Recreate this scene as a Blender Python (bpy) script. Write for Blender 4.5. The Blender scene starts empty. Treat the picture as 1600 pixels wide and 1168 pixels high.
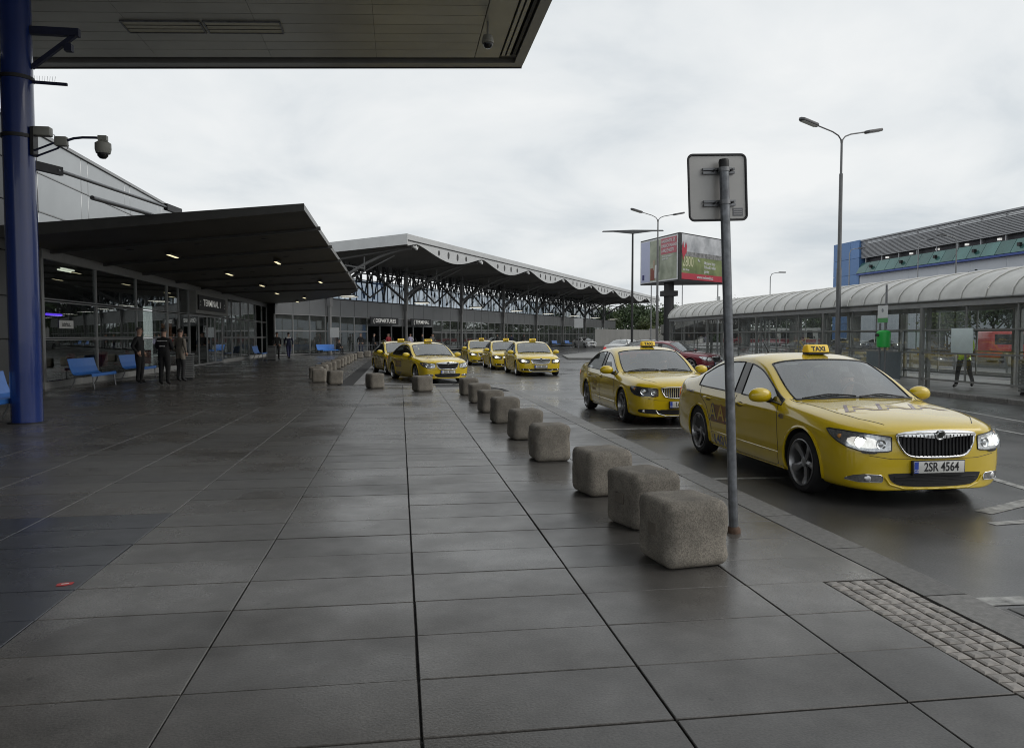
import bpy, bmesh, math, random
from mathutils import Vector, Matrix
from mathutils.bvhtree import BVHTree
random.seed(7)
R = math.radians
scene = bpy.context.scene
col = scene.collection

# ------------------------------------------------------------------ camera
CAM_H, YAW, PITCH = 1.5, 8.3, 2.8
cam_data = bpy.data.cameras.new('camera')
cam_data.sensor_width = 36.0
cam_data.lens = 27.0
cam_data.clip_start = 0.05
cam_data.clip_end = 3000
cam = bpy.data.objects.new('camera', cam_data)
col.objects.link(cam)
cam.location = (0, 0, CAM_H)
cam.rotation_euler = (R(90 - PITCH), 0, R(-YAW))
scene.camera = cam

# ------------------------------------------------------------------ sky and sun (overcast)
SUN_EL, SUN_AZ = 36.0, 112.0          # azimuth clockwise from +Y
world = bpy.data.worlds.new('World')
scene.world = world
world.use_nodes = True
wn, wl = world.node_tree.nodes, world.node_tree.links
wn.clear()
w_out = wn.new('ShaderNodeOutputWorld')
w_bg = wn.new('ShaderNodeBackground')
w_sky = wn.new('ShaderNodeTexSky')
w_sky.sky_type = 'NISHITA'
w_sky.sun_disc = False
w_sky.sun_elevation = R(SUN_EL)
w_sky.sun_rotation = R(SUN_AZ)
w_sky.air_density = 1.0
w_sky.dust_density = 4.0
w_tc = wn.new('ShaderNodeTexCoord')
w_sep = wn.new('ShaderNodeSeparateXYZ')
wl.new(w_tc.outputs['Generated'], w_sep.inputs[0])
# cloud deck: the view direction met with a flat layer overhead
w_zz = wn.new('ShaderNodeMath'); w_zz.operation = 'MAXIMUM'; w_zz.inputs[1].default_value = 0.0
wl.new(w_sep.outputs['Z'], w_zz.inputs[0])
w_za = wn.new('ShaderNodeMath'); w_za.operation = 'ADD'; w_za.inputs[1].default_value = 0.26
wl.new(w_zz.outputs[0], w_za.inputs[0])
w_dx = wn.new('ShaderNodeMath'); w_dx.operation = 'DIVIDE'
w_dy = wn.new('ShaderNodeMath'); w_dy.operation = 'DIVIDE'
wl.new(w_sep.outputs['X'], w_dx.inputs[0]); wl.new(w_za.outputs[0], w_dx.inputs[1])
wl.new(w_sep.outputs['Y'], w_dy.inputs[0]); wl.new(w_za.outputs[0], w_dy.inputs[1])
w_cmb = wn.new('ShaderNodeCombineXYZ')
wl.new(w_dx.outputs[0], w_cmb.inputs[0]); wl.new(w_dy.outputs[0], w_cmb.inputs[1])
w_n1 = wn.new('ShaderNodeTexNoise')
w_n1.inputs['Scale'].default_value = 1.6
w_n1.inputs['Detail'].default_value = 6
w_n1.inputs['Roughness'].default_value = 0.52
w_n1.inputs['Distortion'].default_value = 0.35
wl.new(w_cmb.outputs[0], w_n1.inputs['Vector'])
w_cr = wn.new('ShaderNodeValToRGB')
w_cr.color_ramp.elements[0].position = 0.30
w_cr.color_ramp.elements[0].color = (6.0, 6.5, 6.9, 1)
w_cr.color_ramp.elements[1].position = 0.63
w_cr.color_ramp.elements[1].color = (8.7, 8.85, 8.85, 1)
e = w_cr.color_ramp.elements.new(0.47); e.color = (7.7, 8.0, 8.15, 1)
wl.new(w_n1.outputs['Fac'], w_cr.inputs[0])
w_mix = wn.new('ShaderNodeMixRGB'); w_mix.inputs[0].default_value = 0.93
wl.new(w_sky.outputs[0], w_mix.inputs[1])
wl.new(w_cr.outputs[0], w_mix.inputs[2])
wl.new(w_mix.outputs[0], w_bg.inputs['Color'])
w_bg.inputs['Strength'].default_value = 0.107
wl.new(w_bg.outputs[0], w_out.inputs[0])

sun_data = bpy.data.lights.new('sun', 'SUN')
sun_data.energy = 0.9
sun_data.angle = R(45)
sun_data.color = (1.0, 0.96, 0.9)
sun = bpy.data.objects.new('sun', sun_data)
col.objects.link(sun)
sun.rotation_euler = (R(90 - SUN_EL), 0, R(180 - SUN_AZ))
scene.view_settings.view_transform = 'Standard'
scene.view_settings.look = 'None'
scene.view_settings.gamma = 1.0
scene.view_settings.exposure = 0.0
scene.view_settings.use_curve_mapping = False
scene.cycles.use_denoising = True
scene.cycles.filter_width = 1.05
scene.cycles.max_bounces = 8
scene.cycles.transparent_max_bounces = 16
scene.cycles.sample_clamp_indirect = 6.0

# ------------------------------------------------------------------ helpers
MATS = {}
def _vary(nt, base, amount, scale, detail=6, coords='Object', tint=None):
    n, l = nt.nodes, nt.links
    tc = n.new('ShaderNodeTexCoord')
    nz = n.new('ShaderNodeTexNoise')
    nz.inputs['Scale'].default_value = scale
    nz.inputs['Detail'].default_value = detail
    nz.inputs['Roughness'].default_value = 0.6
    l.new(tc.outputs[coords], nz.inputs['Vector'])
    cr = n.new('ShaderNodeValToRGB')
    lo = [max(0, c * (1 - amount)) for c in base]
    hi = [c * (1 + amount) for c in (tint or base)]
    cr.color_ramp.elements[0].position = 0.28
    cr.color_ramp.elements[1].position = 0.72
    cr.color_ramp.elements[0].color = (*lo, 1)
    cr.color_ramp.elements[1].color = (*hi, 1)
    l.new(nz.outputs['Fac'], cr.inputs[0])
    return cr.outputs[0], nz.outputs['Fac'], tc

def mat(name, base=(.5, .5, .5), rough=.5, metal=0., vary=.12, scale=6., bump=0., spec=.5, emit=None, estr=1., coat=0., rvary=0., tint=None, coords='Object', per_object=0., per_island=0.):
    if name in MATS: return MATS[name]
    m = bpy.data.materials.new(name)
    m.use_nodes = True
    nt = m.node_tree
    n, l = nt.nodes, nt.links
    b = n['Principled BSDF']
    b.inputs['Roughness'].default_value = rough
    b.inputs['Metallic'].default_value = metal
    b.inputs['Specular IOR Level'].default_value = spec
    b.inputs['Coat Weight'].default_value = coat
    b.inputs['Coat Roughness'].default_value = .04
    c, fac, tc = _vary(nt, base, vary, scale, tint=tint, coords=coords)
    for amt, src in ((per_object, 'o'), (per_island, 'i')):
        if amt:
            if src == 'o':
                inf = n.new('ShaderNodeObjectInfo'); rnd = inf.outputs['Random']
            else:
                inf = n.new('ShaderNodeNewGeometry'); rnd = inf.outputs['Random Per Island']
            mr = n.new('ShaderNodeMapRange')
            mr.inputs['To Min'].default_value = 1 - amt; mr.inputs['To Max'].default_value = 1 + amt
            l.new(rnd, mr.inputs['Value'])
            mx = n.new('ShaderNodeVectorMath'); mx.operation = 'SCALE'
            l.new(c, mx.inputs[0]); l.new(mr.outputs[0], mx.inputs['Scale'])
            c = mx.outputs[0]
    l.new(c, b.inputs['Base Color'])
    if rvary:
        nz = n.new('ShaderNodeTexNoise'); nz.inputs['Scale'].default_value = scale * .37; nz.inputs['Detail'].default_value = 5
        l.new(tc.outputs[coords], nz.inputs['Vector'])
        mr = n.new('ShaderNodeMapRange')
        mr.inputs['From Min'].default_value = .3; mr.inputs['From Max'].default_value = .7
        mr.inputs['To Min'].default_value = max(.03, rough - rvary); mr.inputs['To Max'].default_value = rough + rvary
        l.new(nz.outputs['Fac'], mr.inputs['Value']); l.new(mr.outputs[0], b.inputs['Roughness'])
    if bump:
        nz = n.new('ShaderNodeTexNoise'); nz.inputs['Scale'].default_value = scale * 5; nz.inputs['Detail'].default_value = 4
        l.new(tc.outputs[coords], nz.inputs['Vector'])
        bp = n.new('ShaderNodeBump'); bp.inputs['Strength'].default_value = bump; bp.inputs['Distance'].default_value = .01
        l.new(nz.outputs['Fac'], bp.inputs['Height']); l.new(bp.outputs[0], b.inputs['Normal'])
    if emit:
        b.inputs['Emission Color'].default_value = (*emit, 1)
        b.inputs['Emission Strength'].default_value = estr
    MATS[name] = m
    return m

def glass_mat(name, tint=(.5, .55, .55), rough=.02, refl=1.45, wav=0., haze=0.):
    """sheet glass: clear pane that mirrors by Fresnel, a little dust whose haze also paints in sky sheen"""
    if name in MATS: return MATS[name]
    m = bpy.data.materials.new(name); m.use_nodes = True
    n, l = m.node_tree.nodes, m.node_tree.links
    n.remove(n['Principled BSDF'])
    out = n['Material Output']
    tr = n.new('ShaderNodeBsdfTransparent'); tr.inputs[0].default_value = (*tint, 1)
    gl = n.new('ShaderNodeBsdfGlossy'); gl.inputs['Roughness'].default_value = rough
    gl.inputs['Color'].default_value = (.95, .97, .98, 1)
    # Schlick reflectance, the same from either side of the pane
    lw = n.new('ShaderNodeLayerWeight'); lw.inputs['Blend'].default_value = .5
    pw = n.new('ShaderNodeMath'); pw.operation = 'POWER'; pw.inputs[1].default_value = 4.2
    l.new(lw.outputs['Facing'], pw.inputs[0])
    fr = n.new('ShaderNodeMapRange'); f0 = ((refl - 1) / (refl + 1)) ** 2
    fr.inputs['To Min'].default_value = f0; fr.inputs['To Max'].default_value = 1.
    l.new(pw.outputs[0], fr.inputs['Value'])
    if wav:
        tc = n.new('ShaderNodeTexCoord'); nz = n.new('ShaderNodeTexNoise'); nz.inputs['Scale'].default_value = .9
        l.new(tc.outputs['Object'], nz.inputs['Vector'])
        bp = n.new('ShaderNodeBump'); bp.inputs['Strength'].default_value = wav; bp.inputs['Distance'].default_value = .02
        l.new(nz.outputs['Fac'], bp.inputs['Height']); l.new(bp.outputs[0], gl.inputs['Normal'])
    mx = n.new('ShaderNodeMixShader')
    l.new(fr.outputs[0], mx.inputs[0]); l.new(tr.outputs[0], mx.inputs[1]); l.new(gl.outputs[0], mx.inputs[2])
    last = mx.outputs[0]
    if haze:
        tc = n.new('ShaderNodeTexCoord'); nz = n.new('ShaderNodeTexNoise'); nz.inputs['Scale'].default_value = 1.7; nz.inputs['Detail'].default_value = 6
        l.new(tc.outputs['Object'], nz.inputs['Vector'])
        mr = n.new('ShaderNodeMapRange'); mr.inputs['From Min'].default_value = .35; mr.inputs['From Max'].default_value = .75
        mr.inputs['To Max'].default_value = haze; mr.inputs['To Min'].default_value = haze * .35
        l.new(nz.outputs['Fac'], mr.inputs['Value'])
        df = n.new('ShaderNodeBsdfDiffuse'); df.inputs[0].default_value = (.42, .43, .42, 1)  # pale haze lightens the pane, partly in place of sky reflection
        m2 = n.new('ShaderNodeMixShader')
        l.new(mr.outputs[0], m2.inputs[0]); l.new(last, m2.inputs[1]); l.new(df.outputs[0], m2.inputs[2])
        last = m2.outputs[0]
    l.new(last, out.inputs[0])
    MATS[name] = m
    return m

def tag(o, label=None, cat=None, group=None, kind=None):
    if label: o['label'] = label
    if cat: o['category'] = cat
    if group: o['group'] = group
    if kind: o['kind'] = kind
    return o

def empty(name, loc=(0, 0, 0), rz=0., label=None, cat=None, group=None):
    o = bpy.data.objects.new(name, None)
    col.objects.link(o)
    o.empty_display_size = .2
    o.location = loc; o.rotation_euler = (0, 0, rz)
    return tag(o, label, cat, group)

def link(name, me, m=None, parent=None, loc=None, rot=None):
    o = bpy.data.objects.new(name, me)
    if m is not None and not me.materials: me.materials.append(m)
    col.objects.link(o)
    if parent is not None: o.parent = parent
    if loc is not None: o.location = loc
    if rot is not None: o.rotation_euler = rot
    return o

def copy_tree(o, parent=None):
    c = o.copy(); col.objects.link(c); c.parent = parent
    for ch in list(o.children): copy_tree(ch, c)
    return c

class MB:
    """collects simple solids and builds ONE mesh"""
    def __init__(s): s.v = []; s.f = []; s.mi = []
    def add(s, vs, fs, mi=0):
        o = len(s.v); s.v += [tuple(p) for p in vs]
        s.f += [tuple(i + o for i in f) for f in fs]; s.mi += [mi] * len(fs)
        return s
    def box(s, x0, x1, y0, y1, z0, z1, M=None, mi=0):
        vs = [Vector(p) for p in ((x0, y0, z0), (x1, y0, z0), (x1, y1, z0), (x0, y1, z0), (x0, y0, z1), (x1, y0, z1), (x1, y1, z1), (x0, y1, z1))]
        if M: vs = [M @ p for p in vs]
        return s.add(vs, [(0, 3, 2, 1), (4, 5, 6, 7), (0, 1, 5, 4), (1, 2, 6, 5), (2, 3, 7, 6), (3, 0, 4, 7)], mi)
    def beam(s, a, b, w, h, up=(0, 0, 1), mi=0):
        a, b = Vector(a), Vector(b); d = (b - a).normalized(); up = Vector(up)
        if abs(d.dot(up)) > .99: up = Vector((0, 1, 0))
        sd = d.cross(up).normalized(); u = sd.cross(d).normalized()
        vs = [p + sd * (i * w / 2) + u * (j * h / 2) for p in (a, b) for i, j in ((-1, -1), (1, -1), (1, 1), (-1, 1))]
        return s.add(vs, [(0, 1, 2, 3), (7, 6, 5, 4), (0, 4, 5, 1), (1, 5, 6, 2), (2, 6, 7, 3), (3, 7, 4, 0)], mi)
    def tube(s, pts, r, n=8, closed=False, caps=True, mi=0):
        pts = [Vector(p) for p in pts]; k = len(pts)
        rr = r if isinstance(r, (list, tuple)) else [r] * k
        rings = []; prev = None
        for i, p in enumerate(pts):
            if closed: t = pts[(i + 1) % k] - pts[i - 1]
            else: t = pts[min(i + 1, k - 1)] - pts[max(i - 1, 0)]
            if t.length < 1e-9: t = Vector((0, 0, 1))
            t.normalize()
            if prev is None:
                a = Vector((0, 0, 1)) if abs(t.z) < .9 else Vector((1, 0, 0))
            else: a = prev
            u = (a - t * a.dot(t))
            if u.length < 1e-6: u = t.orthogonal()
            u.normalize(); prev = u
            w = t.cross(u)
            rings.append([p + (u * math.cos(2 * math.pi * j / n) + w * math.sin(2 * math.pi * j / n)) * rr[i] for j in range(n)])
        vs = [q for rg in rings for q in rg]; fs = []
        for i in range(k if closed else k - 1):
            i2 = (i + 1) % k
            for j in range(n):
                j2 = (j + 1) % n
                fs.append((i * n + j, i * n + j2, i2 * n + j2, i2 * n + j))
        if caps and not closed:
            fs.append(tuple(range(n - 1, -1, -1))); fs.append(tuple((k - 1) * n + j for j in range(n)))
        return s.add(vs, fs, mi)
    def cyl(s, a, b, r, r2=None, n=16, mi=0): return s.tube([a, b], [r, r if r2 is None else r2], n, mi=mi)
    def lathe(s, prof, n=24, M=None, mi=0, closed_prof=False):
        """prof: (r, z) pairs about z"""
        k = len(prof); vs = []
        for r, z in prof:
            for j in range(n):
                a = 2 * math.pi * j / n
                p = Vector((r * math.cos(a), r * math.sin(a), z))
                vs.append(M @ p if M else p)
        fs = []
        for i in range(k if closed_prof else k - 1):
            i2 = (i + 1) % k
            for j in range(n):
                j2 = (j + 1) % n
                fs.append((i * n + j, i * n + j2, i2 * n + j2, i2 * n + j))
        if not closed_prof:
            if prof[0][0] > 1e-6: fs.append(tuple(range(n - 1, -1, -1)))
            if prof[-1][0] > 1e-6: fs.append(tuple((k - 1) * n + j for j in range(n)))
        return s.add(vs, fs, mi)
    def prism(s, poly, h0, h1, axis='z', M=None, mi=0):
        def P(a, b, h): return Vector({'z': (a, b, h), 'x': (h, a, b), 'y': (a, h, b)}[axis])
        n = len(poly)
        vs = [P(a, b, h0) for a, b in poly] + [P(a, b, h1) for a, b in poly]
        if M: vs = [M @ p for p in vs]
        fs = [tuple(range(n - 1, -1, -1)), tuple(range(n, 2 * n))] + [(i, (i + 1) % n, n + (i + 1) % n, n + i) for i in range(n)]
        return s.add(vs, fs, mi)
    def mesh(s, name, mats, smooth=False, angle=40, fix=True):
        me = bpy.data.meshes.new(name)
        me.from_pydata(s.v, [], s.f)
        mats = mats if isinstance(mats, (list, tuple)) else [mats]
        for m in mats: me.materials.append(m)
        if len(mats) > 1: me.polygons.foreach_set('material_index', s.mi)
        if fix:
            bm = bmesh.new(); bm.from_mesh(me)
            bmesh.ops.remove_doubles(bm, verts=bm.verts, dist=1e-6)
            bmesh.ops.recalc_face_normals(bm, faces=bm.faces)
            bm.to_mesh(me); bm.free()
        if smooth:
            me.polygons.foreach_set('use_smooth', [True] * len(me.polygons))
            me.set_sharp_from_angle(angle=R(angle))
        me.update()
        return me
    def build(s, name, mats, parent=None, smooth=False, angle=40, loc=None, rot=None, fix=True, bevel=0., seg=2):
        me = s.mesh(name, mats, smooth, angle, fix)
        if bevel:
            bm = bmesh.new(); bm.from_mesh(me)
            ed = [e for e in bm.edges if len(e.link_faces) == 2 and e.calc_face_angle(0) > R(30)]
            bmesh.ops.bevel(bm, geom=ed, offset=bevel, segments=seg, profile=.5, affect='EDGES', clamp_overlap=True)
            bm.to_mesh(me); bm.free()
            me.polygons.foreach_set('use_smooth', [True] * len(me.polygons))
            me.set_sharp_from_angle(angle=R(angle))
        return link(name, me, None, parent, loc, rot)

def text_mesh(txt, size=1., extrude=0., bold=0., sx=1., align='CENTER', shear=0.):
    """flat lettering in the xy plane centred on the origin, as a mesh"""
    cu = bpy.data.curves.new('t', 'FONT')
    cu.body = txt; cu.size = size; cu.extrude = extrude; cu.offset = bold; cu.shear = shear
    cu.align_x = align; cu.align_y = 'CENTER'; cu.resolution_u = 3
    o = bpy.data.objects.new('t', cu); col.objects.link(o)
    dg = bpy.context.evaluated_depsgraph_get()
    me = bpy.data.meshes.new_from_object(o.evaluated_get(dg))
    bpy.data.objects.remove(o); bpy.data.curves.remove(cu)
    for v in me.vertices: v.co.x *= sx
    me.materials.clear()
    return me

def text_obj(name, txt, size, m, parent, M, extrude=.002, bold=0., sx=1., align='CENTER'):
    me = text_mesh(txt, size, extrude, bold, sx, align)
    me.transform(M); me.materials.append(m)
    return link(name, me, None, parent)

def basis(origin, xdir, ydir):
    """matrix that lays the xy plane at origin along xdir / ydir"""
    x, y = Vector(xdir).normalized(), Vector(ydir).normalized(); z = x.cross(y)
    o = Vector(origin)
    return Matrix(((x.x, y.x, z.x, o.x), (x.y, y.y, z.y, o.y), (x.z, y.z, z.z, o.z), (0, 0, 0, 1)))

def ell(cx, cy, rx, ry, n=20, a0=0, a1=360): return [(cx + rx * math.cos(R(a0 + (a1 - a0) * i / n)), cy + ry * math.sin(R(a0 + (a1 - a0) * i / n))) for i in range(n)]
M_INK = mat('ink_black', (.012, .012, .014), .5, vary=.1)

# ------------------------------------------------------------------ ground, road, pavement
ROAD_Z = -.12
def asphalt_mat():
    m = mat('asphalt_wet', (.058, .057, .056), .31, vary=.45, scale=1.1, bump=.0, rvary=.14)
    n, l = m.node_tree.nodes, m.node_tree.links
    b = n['Principled BSDF']
    tc = n.new('ShaderNodeTexCoord')
    fine = n.new('ShaderNodeTexNoise'); fine.inputs['Scale'].default_value = 75; fine.inputs['Detail'].default_value = 3
    l.new(tc.outputs['Object'], fine.inputs['Vector'])
    src = b.inputs['Base Color'].links[0].from_socket
    mr = n.new('ShaderNodeMapRange'); mr.inputs['From Min'].default_value = .3; mr.inputs['From Max'].default_value = .7
    mr.inputs['To Min'].default_value = .45; mr.inputs['To Max'].default_value = 1.6
    l.new(fine.outputs['Fac'], mr.inputs['Value'])
    sc = n.new('ShaderNodeVectorMath'); sc.operation = 'SCALE'
    l.new(src, sc.inputs[0]); l.new(mr.outputs[0], sc.inputs['Scale'])
    l.new(sc.outputs[0], b.inputs['Base Color'])
    bp = n.new('ShaderNodeBump'); bp.inputs['Strength'].default_value = .16; bp.inputs['Distance'].default_value = .004
    l.new(fine.outputs['Fac'], bp.inputs['Height']); l.new(bp.outputs[0], b.inputs['Normal'])
    return m
M_ASPH = asphalt_mat()

def paving_mat(name, base, rough, per_object=0., per_island=0.):
    """damp concrete slabs: mottled, smeared, with drier and wetter patches that run on from slab to slab"""
    m = mat(name, base, rough, vary=.20, scale=5., per_object=per_object, per_island=per_island)
    n, l = m.node_tree.nodes, m.node_tree.links
    b = n['Principled BSDF']
    geo = n.new('ShaderNodeNewGeometry')
    big = n.new('ShaderNodeTexNoise'); big.inputs['Scale'].default_value = .55; big.inputs['Detail'].default_value = 5; big.inputs['Roughness'].default_value = .6
    l.new(geo.outputs['Position'], big.inputs['Vector'])
    fine = n.new('ShaderNodeTexNoise'); fine.inputs['Scale'].default_value = 90; fine.inputs['Detail'].default_value = 3
    l.new(geo.outputs['Position'], fine.inputs['Vector'])
    spots = n.new('ShaderNodeTexVoronoi'); spots.inputs['Scale'].default_value = 2.1
    l.new(geo.outputs['Position'], spots.inputs['Vector'])
    sp = n.new('ShaderNodeMapRange'); sp.inputs['From Min'].default_value = .018; sp.inputs['From Max'].default_value = .036; sp.inputs['To Min'].default_value = .5
    l.new(spots.outputs['Distance'], sp.inputs['Value'])
    src = b.inputs['Base Color'].links[0].from_socket
    for tex, lo, hi in ((big.outputs['Fac'], .62, 1.36), (fine.outputs['Fac'], .72, 1.28)):
        mr = n.new('ShaderNodeMapRange'); mr.inputs['From Min'].default_value = .3; mr.inputs['From Max'].default_value = .7
        mr.inputs['To Min'].default_value = lo; mr.inputs['To Max'].default_value = hi
        l.new(tex, mr.inputs['Value'])
        sc = n.new('ShaderNodeVectorMath'); sc.operation = 'SCALE'
        l.new(src, sc.inputs[0]); l.new(mr.outputs[0], sc.inputs['Scale']); src = sc.outputs[0]
    sc = n.new('ShaderNodeVectorMath'); sc.operation = 'SCALE'
    l.new(src, sc.inputs[0]); l.new(sp.outputs[0], sc.inputs['Scale'])
    l.new(sc.outputs[0], b.inputs['Base Color'])
    mr = n.new('ShaderNodeMapRange'); mr.inputs['From Min'].default_value = .34; mr.inputs['From Max'].default_value = .66
    mr.inputs['To Min'].default_value = rough + .14; mr.inputs['To Max'].default_value = rough - .12
    l.new(big.outputs['Fac'], mr.inputs['Value']); l.new(mr.outputs[0], b.inputs['Roughness'])
    bp = n.new('ShaderNodeBump'); bp.inputs['Strength'].default_value = .18; bp.inputs['Distance'].default_value = .004
    l.new(fine.outputs['Fac'], bp.inputs['Height']); l.new(bp.outputs[0], b.inputs['Normal'])
    return m
M_SLAB = paving_mat('paving_slab', (.089, .085, .080), .29, per_object=.17)
M_SLAB_FAR = paving_mat('paving_slab_far', (.089, .085, .080), .26, per_island=.15)
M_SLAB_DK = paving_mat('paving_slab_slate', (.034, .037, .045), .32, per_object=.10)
M_JOINT = mat('paving_joint', (.012, .012, .012), .8, vary=.3)
M_KERB = mat('kerb_granite', (.125, .121, .115), .45, vary=.4, scale=22, bump=.25, per_object=.22)
M_COBBLE = mat('tactile_sett', (.27, .25, .23), .45, vary=.3, scale=25, per_object=.22)
M_PAINT = mat('paint_and_sheen', (.26, .26, .25), .5, vary=.75, scale=11, rvary=.1)

g = MB().add([(-900, -200, ROAD_Z), (900, -200, ROAD_Z), (900, 1500, ROAD_Z), (-900, 1500, ROAD_Z)], [(0, 1, 2, 3)])
tag(g.build('road', M_ASPH), kind='structure')

# pavement bed with its rounded corner
bed = [(-12, -8), (3.0, -8), (3.0, 20.5), (2.93, 21.6), (2.7, 22.6), (2.3, 23.4), (1.7, 24.0), (1.0, 24.2), (-1.45, 24.2), (-1.45, 72), (-12, 72)]
pav = MB().prism(bed, ROAD_Z - .05, -.016).build('pavement', M_JOINT)
tag(pav, kind='structure')
def inside_bed(x, y):
    if y > 24.15: return x < -1.45
    if y > 20.5: return x < 3.0 - max(0, (y - 20.5) / 3.7) ** 2.3 * 2.4
    return x < 3.0
SLAB_X = [-9.92, -8.92, -7.92, -6.92, -5.92, -4.92, -3.92, -2.92, -1.92, -.92, .07, 1.06, 2.06, 2.99]
YS = []
y = -2.18
while y < 18.1: YS.append((y, y + .5)); y += .5
YS.append((18.12, 18.24)); y = 18.26
while y < 71: YS.append((y, y + .5)); y += .5
cells = []
cyaw = R(YAW)
for (y0, y1) in YS:
    for i in range(len(SLAB_X) - 1):
        x0, x1 = SLAB_X[i], SLAB_X[i + 1]
        xm, ym = (x0 + x1) / 2, (y0 + y1) / 2
        if not (inside_bed(x1 - .02, y1) and inside_bed(x1 - .02, y0)): continue
        if x0 > 2 and y1 < 4.4: x1 = 2.555
        # how large it shows
        dep = xm * math.sin(cyaw) + ym * math.cos(cyaw); lat = xm * math.cos(cyaw) - ym * math.sin(cyaw)
        size = 0 if dep < 1.6 or abs(lat) / dep > .95 else 1 / dep ** 3
        if dep < 1.0: size = 0
        cells.append((size, x0, x1, y0, y1))
cells.sort(key=lambda c: -c[0])
rest = MB(); rest_dk = MB(); slab_meshes = {}
rnd = random.Random(3)
for k, (size, x0, x1, y0, y1) in enumerate(cells):
    gx0 = .006 if abs(x0 - .07) < .01 else (.0045 if abs(x0 - 1.06) < .01 else .0035)
    gx1 = .006 if abs(x1 - .07) < .01 else (.0045 if abs(x1 - 1.06) < .01 else .0035)
    gy0 = .008 if abs(y0 - 5.82) < .02 or abs(y0 - 2.82) < .02 else .0032
    gy1 = .008 if abs(y1 - 5.82) < .02 or abs(y1 - 2.82) < .02 else .0032
    a, b, c, d = x0 + gx0, x1 - gx1, y0 + gy0, y1 - gy1
    if k < 292 and size > 0:
        w, h = round(b - a, 4), round(d - c, 4)
        if (w, h) not in slab_meshes:
            m = MB(); e_ = .003
            m.add([(-w/2, -h/2, -.03), (w/2, -h/2, -.03), (w/2, h/2, -.03), (-w/2, h/2, -.03), (-w/2, -h/2, -e_), (w/2, -h/2, -e_), (w/2, h/2, -e_), (-w/2, h/2, -e_),
                   (-w/2+e_, -h/2+e_, 0), (w/2-e_, -h/2+e_, 0), (w/2-e_, h/2-e_, 0), (-w/2+e_, h/2-e_, 0)],
                  [(0, 1, 5, 4), (1, 2, 6, 5), (2, 3, 7, 6), (3, 0, 4, 7), (4, 5, 9, 8), (5, 6, 10, 9), (6, 7, 11, 10), (7, 4, 8, 11), (8, 9, 10, 11)])
            slab_meshes[w, h] = {}
            slab_meshes[w, h][0] = m.mesh('slab', M_SLAB); slab_meshes[w, h][1] = m.mesh('slab', M_SLAB_DK)
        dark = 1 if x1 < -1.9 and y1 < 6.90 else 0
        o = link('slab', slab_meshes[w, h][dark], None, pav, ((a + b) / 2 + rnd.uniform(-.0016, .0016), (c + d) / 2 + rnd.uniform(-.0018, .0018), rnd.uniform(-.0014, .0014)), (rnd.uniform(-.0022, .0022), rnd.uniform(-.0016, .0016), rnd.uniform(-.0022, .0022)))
    else:
        z = rnd.uniform(-.001, .001)
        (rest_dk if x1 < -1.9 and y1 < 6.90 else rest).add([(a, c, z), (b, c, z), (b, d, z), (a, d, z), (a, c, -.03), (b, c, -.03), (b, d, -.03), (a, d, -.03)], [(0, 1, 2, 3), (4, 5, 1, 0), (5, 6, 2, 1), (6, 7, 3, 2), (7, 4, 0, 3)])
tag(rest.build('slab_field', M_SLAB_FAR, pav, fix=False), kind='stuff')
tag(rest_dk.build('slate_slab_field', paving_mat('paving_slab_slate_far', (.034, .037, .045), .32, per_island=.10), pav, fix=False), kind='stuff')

# kerb stones, each its own piece
def kerb_stone(parent, a, b, w, top, z0):
    a, b = Vector((*a, 0)), Vector((*b, 0)); L = (b - a).length - .014
    key = (round(L, 2), w, top)
    if key not in kerb_stone.cache:
        m = MB(); m.prism([(0, z0), (w, z0), (w, top - .025), (w - .02, top - .004), (w - .035, top), (0, top)], -L / 2, L / 2, 'x')
        kerb_stone.cache[key] = m.mesh('kerb_stone', M_KERB)
    d = (b - a).normalized(); mid = (a + b) / 2
    o = link('kerb_stone', kerb_stone.cache[key], None, parent, (mid.x, mid.y, 0), (0, 0, math.atan2(d.y, d.x)))
    return o
kerb_stone.cache = {}
kp = [(3.005, y) for y in [i * 1.0 - 1.0 for i in range(22)]] + [(2.93, 21.8), (2.68, 22.7), (2.25, 23.45), (1.6, 24.02), (.9, 24.21), (-.1, 24.21), (-.9, 24.21), (-1.45, 24.21)]
kp2 = [(-1.44, 24.3 + i * 1.0) for i in range(46)]
for pts in (kp, kp2):
    for a, b in zip(pts, pts[1:]):
        # outward side is to the right of travel: lay it reversed so local +y points to the road
        kerb_stone(pav, b, a, .30, -.004 if pts is kp else -.003, ROAD_Z - .05)
# tactile strip of small setts
m = MB()
s_ = .0365
m.add([(-s_, -s_, -.03), (s_, -s_, -.03), (s_, s_, -.03), (-s_, s_, -.03), (-s_, -s_, -.003), (s_, -s_, -.003), (s_, s_, -.003), (-s_, s_, -.003), (-.024, -.022, .003), (.023, -.024, .0035), (.022, .023, .003), (-.023, .024, .0025), (0, 0, .005)],
      [(0, 1, 5, 4), (1, 2, 6, 5), (2, 3, 7, 6), (3, 0, 4, 7), (4, 5, 9, 8), (5, 6, 10, 9), (6, 7, 11, 10), (7, 4, 8, 11), (8, 9, 12), (9, 10, 12), (10, 11, 12), (11, 8, 12)])
sett = m.mesh('tactile_sett', M_COBBLE)
yy = 4.272
while yy > 1.9:
    for i in range(5):
        link('tactile_sett', sett, None, pav, (2.604 + i * .0835 + rnd.uniform(-.002, .002), yy, rnd.uniform(-.003, .002)), (rnd.uniform(-.035, .035), rnd.uniform(-.035, .035), math.pi / 2 * rnd.randint(0, 3)))
    yy -= .0815

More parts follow.
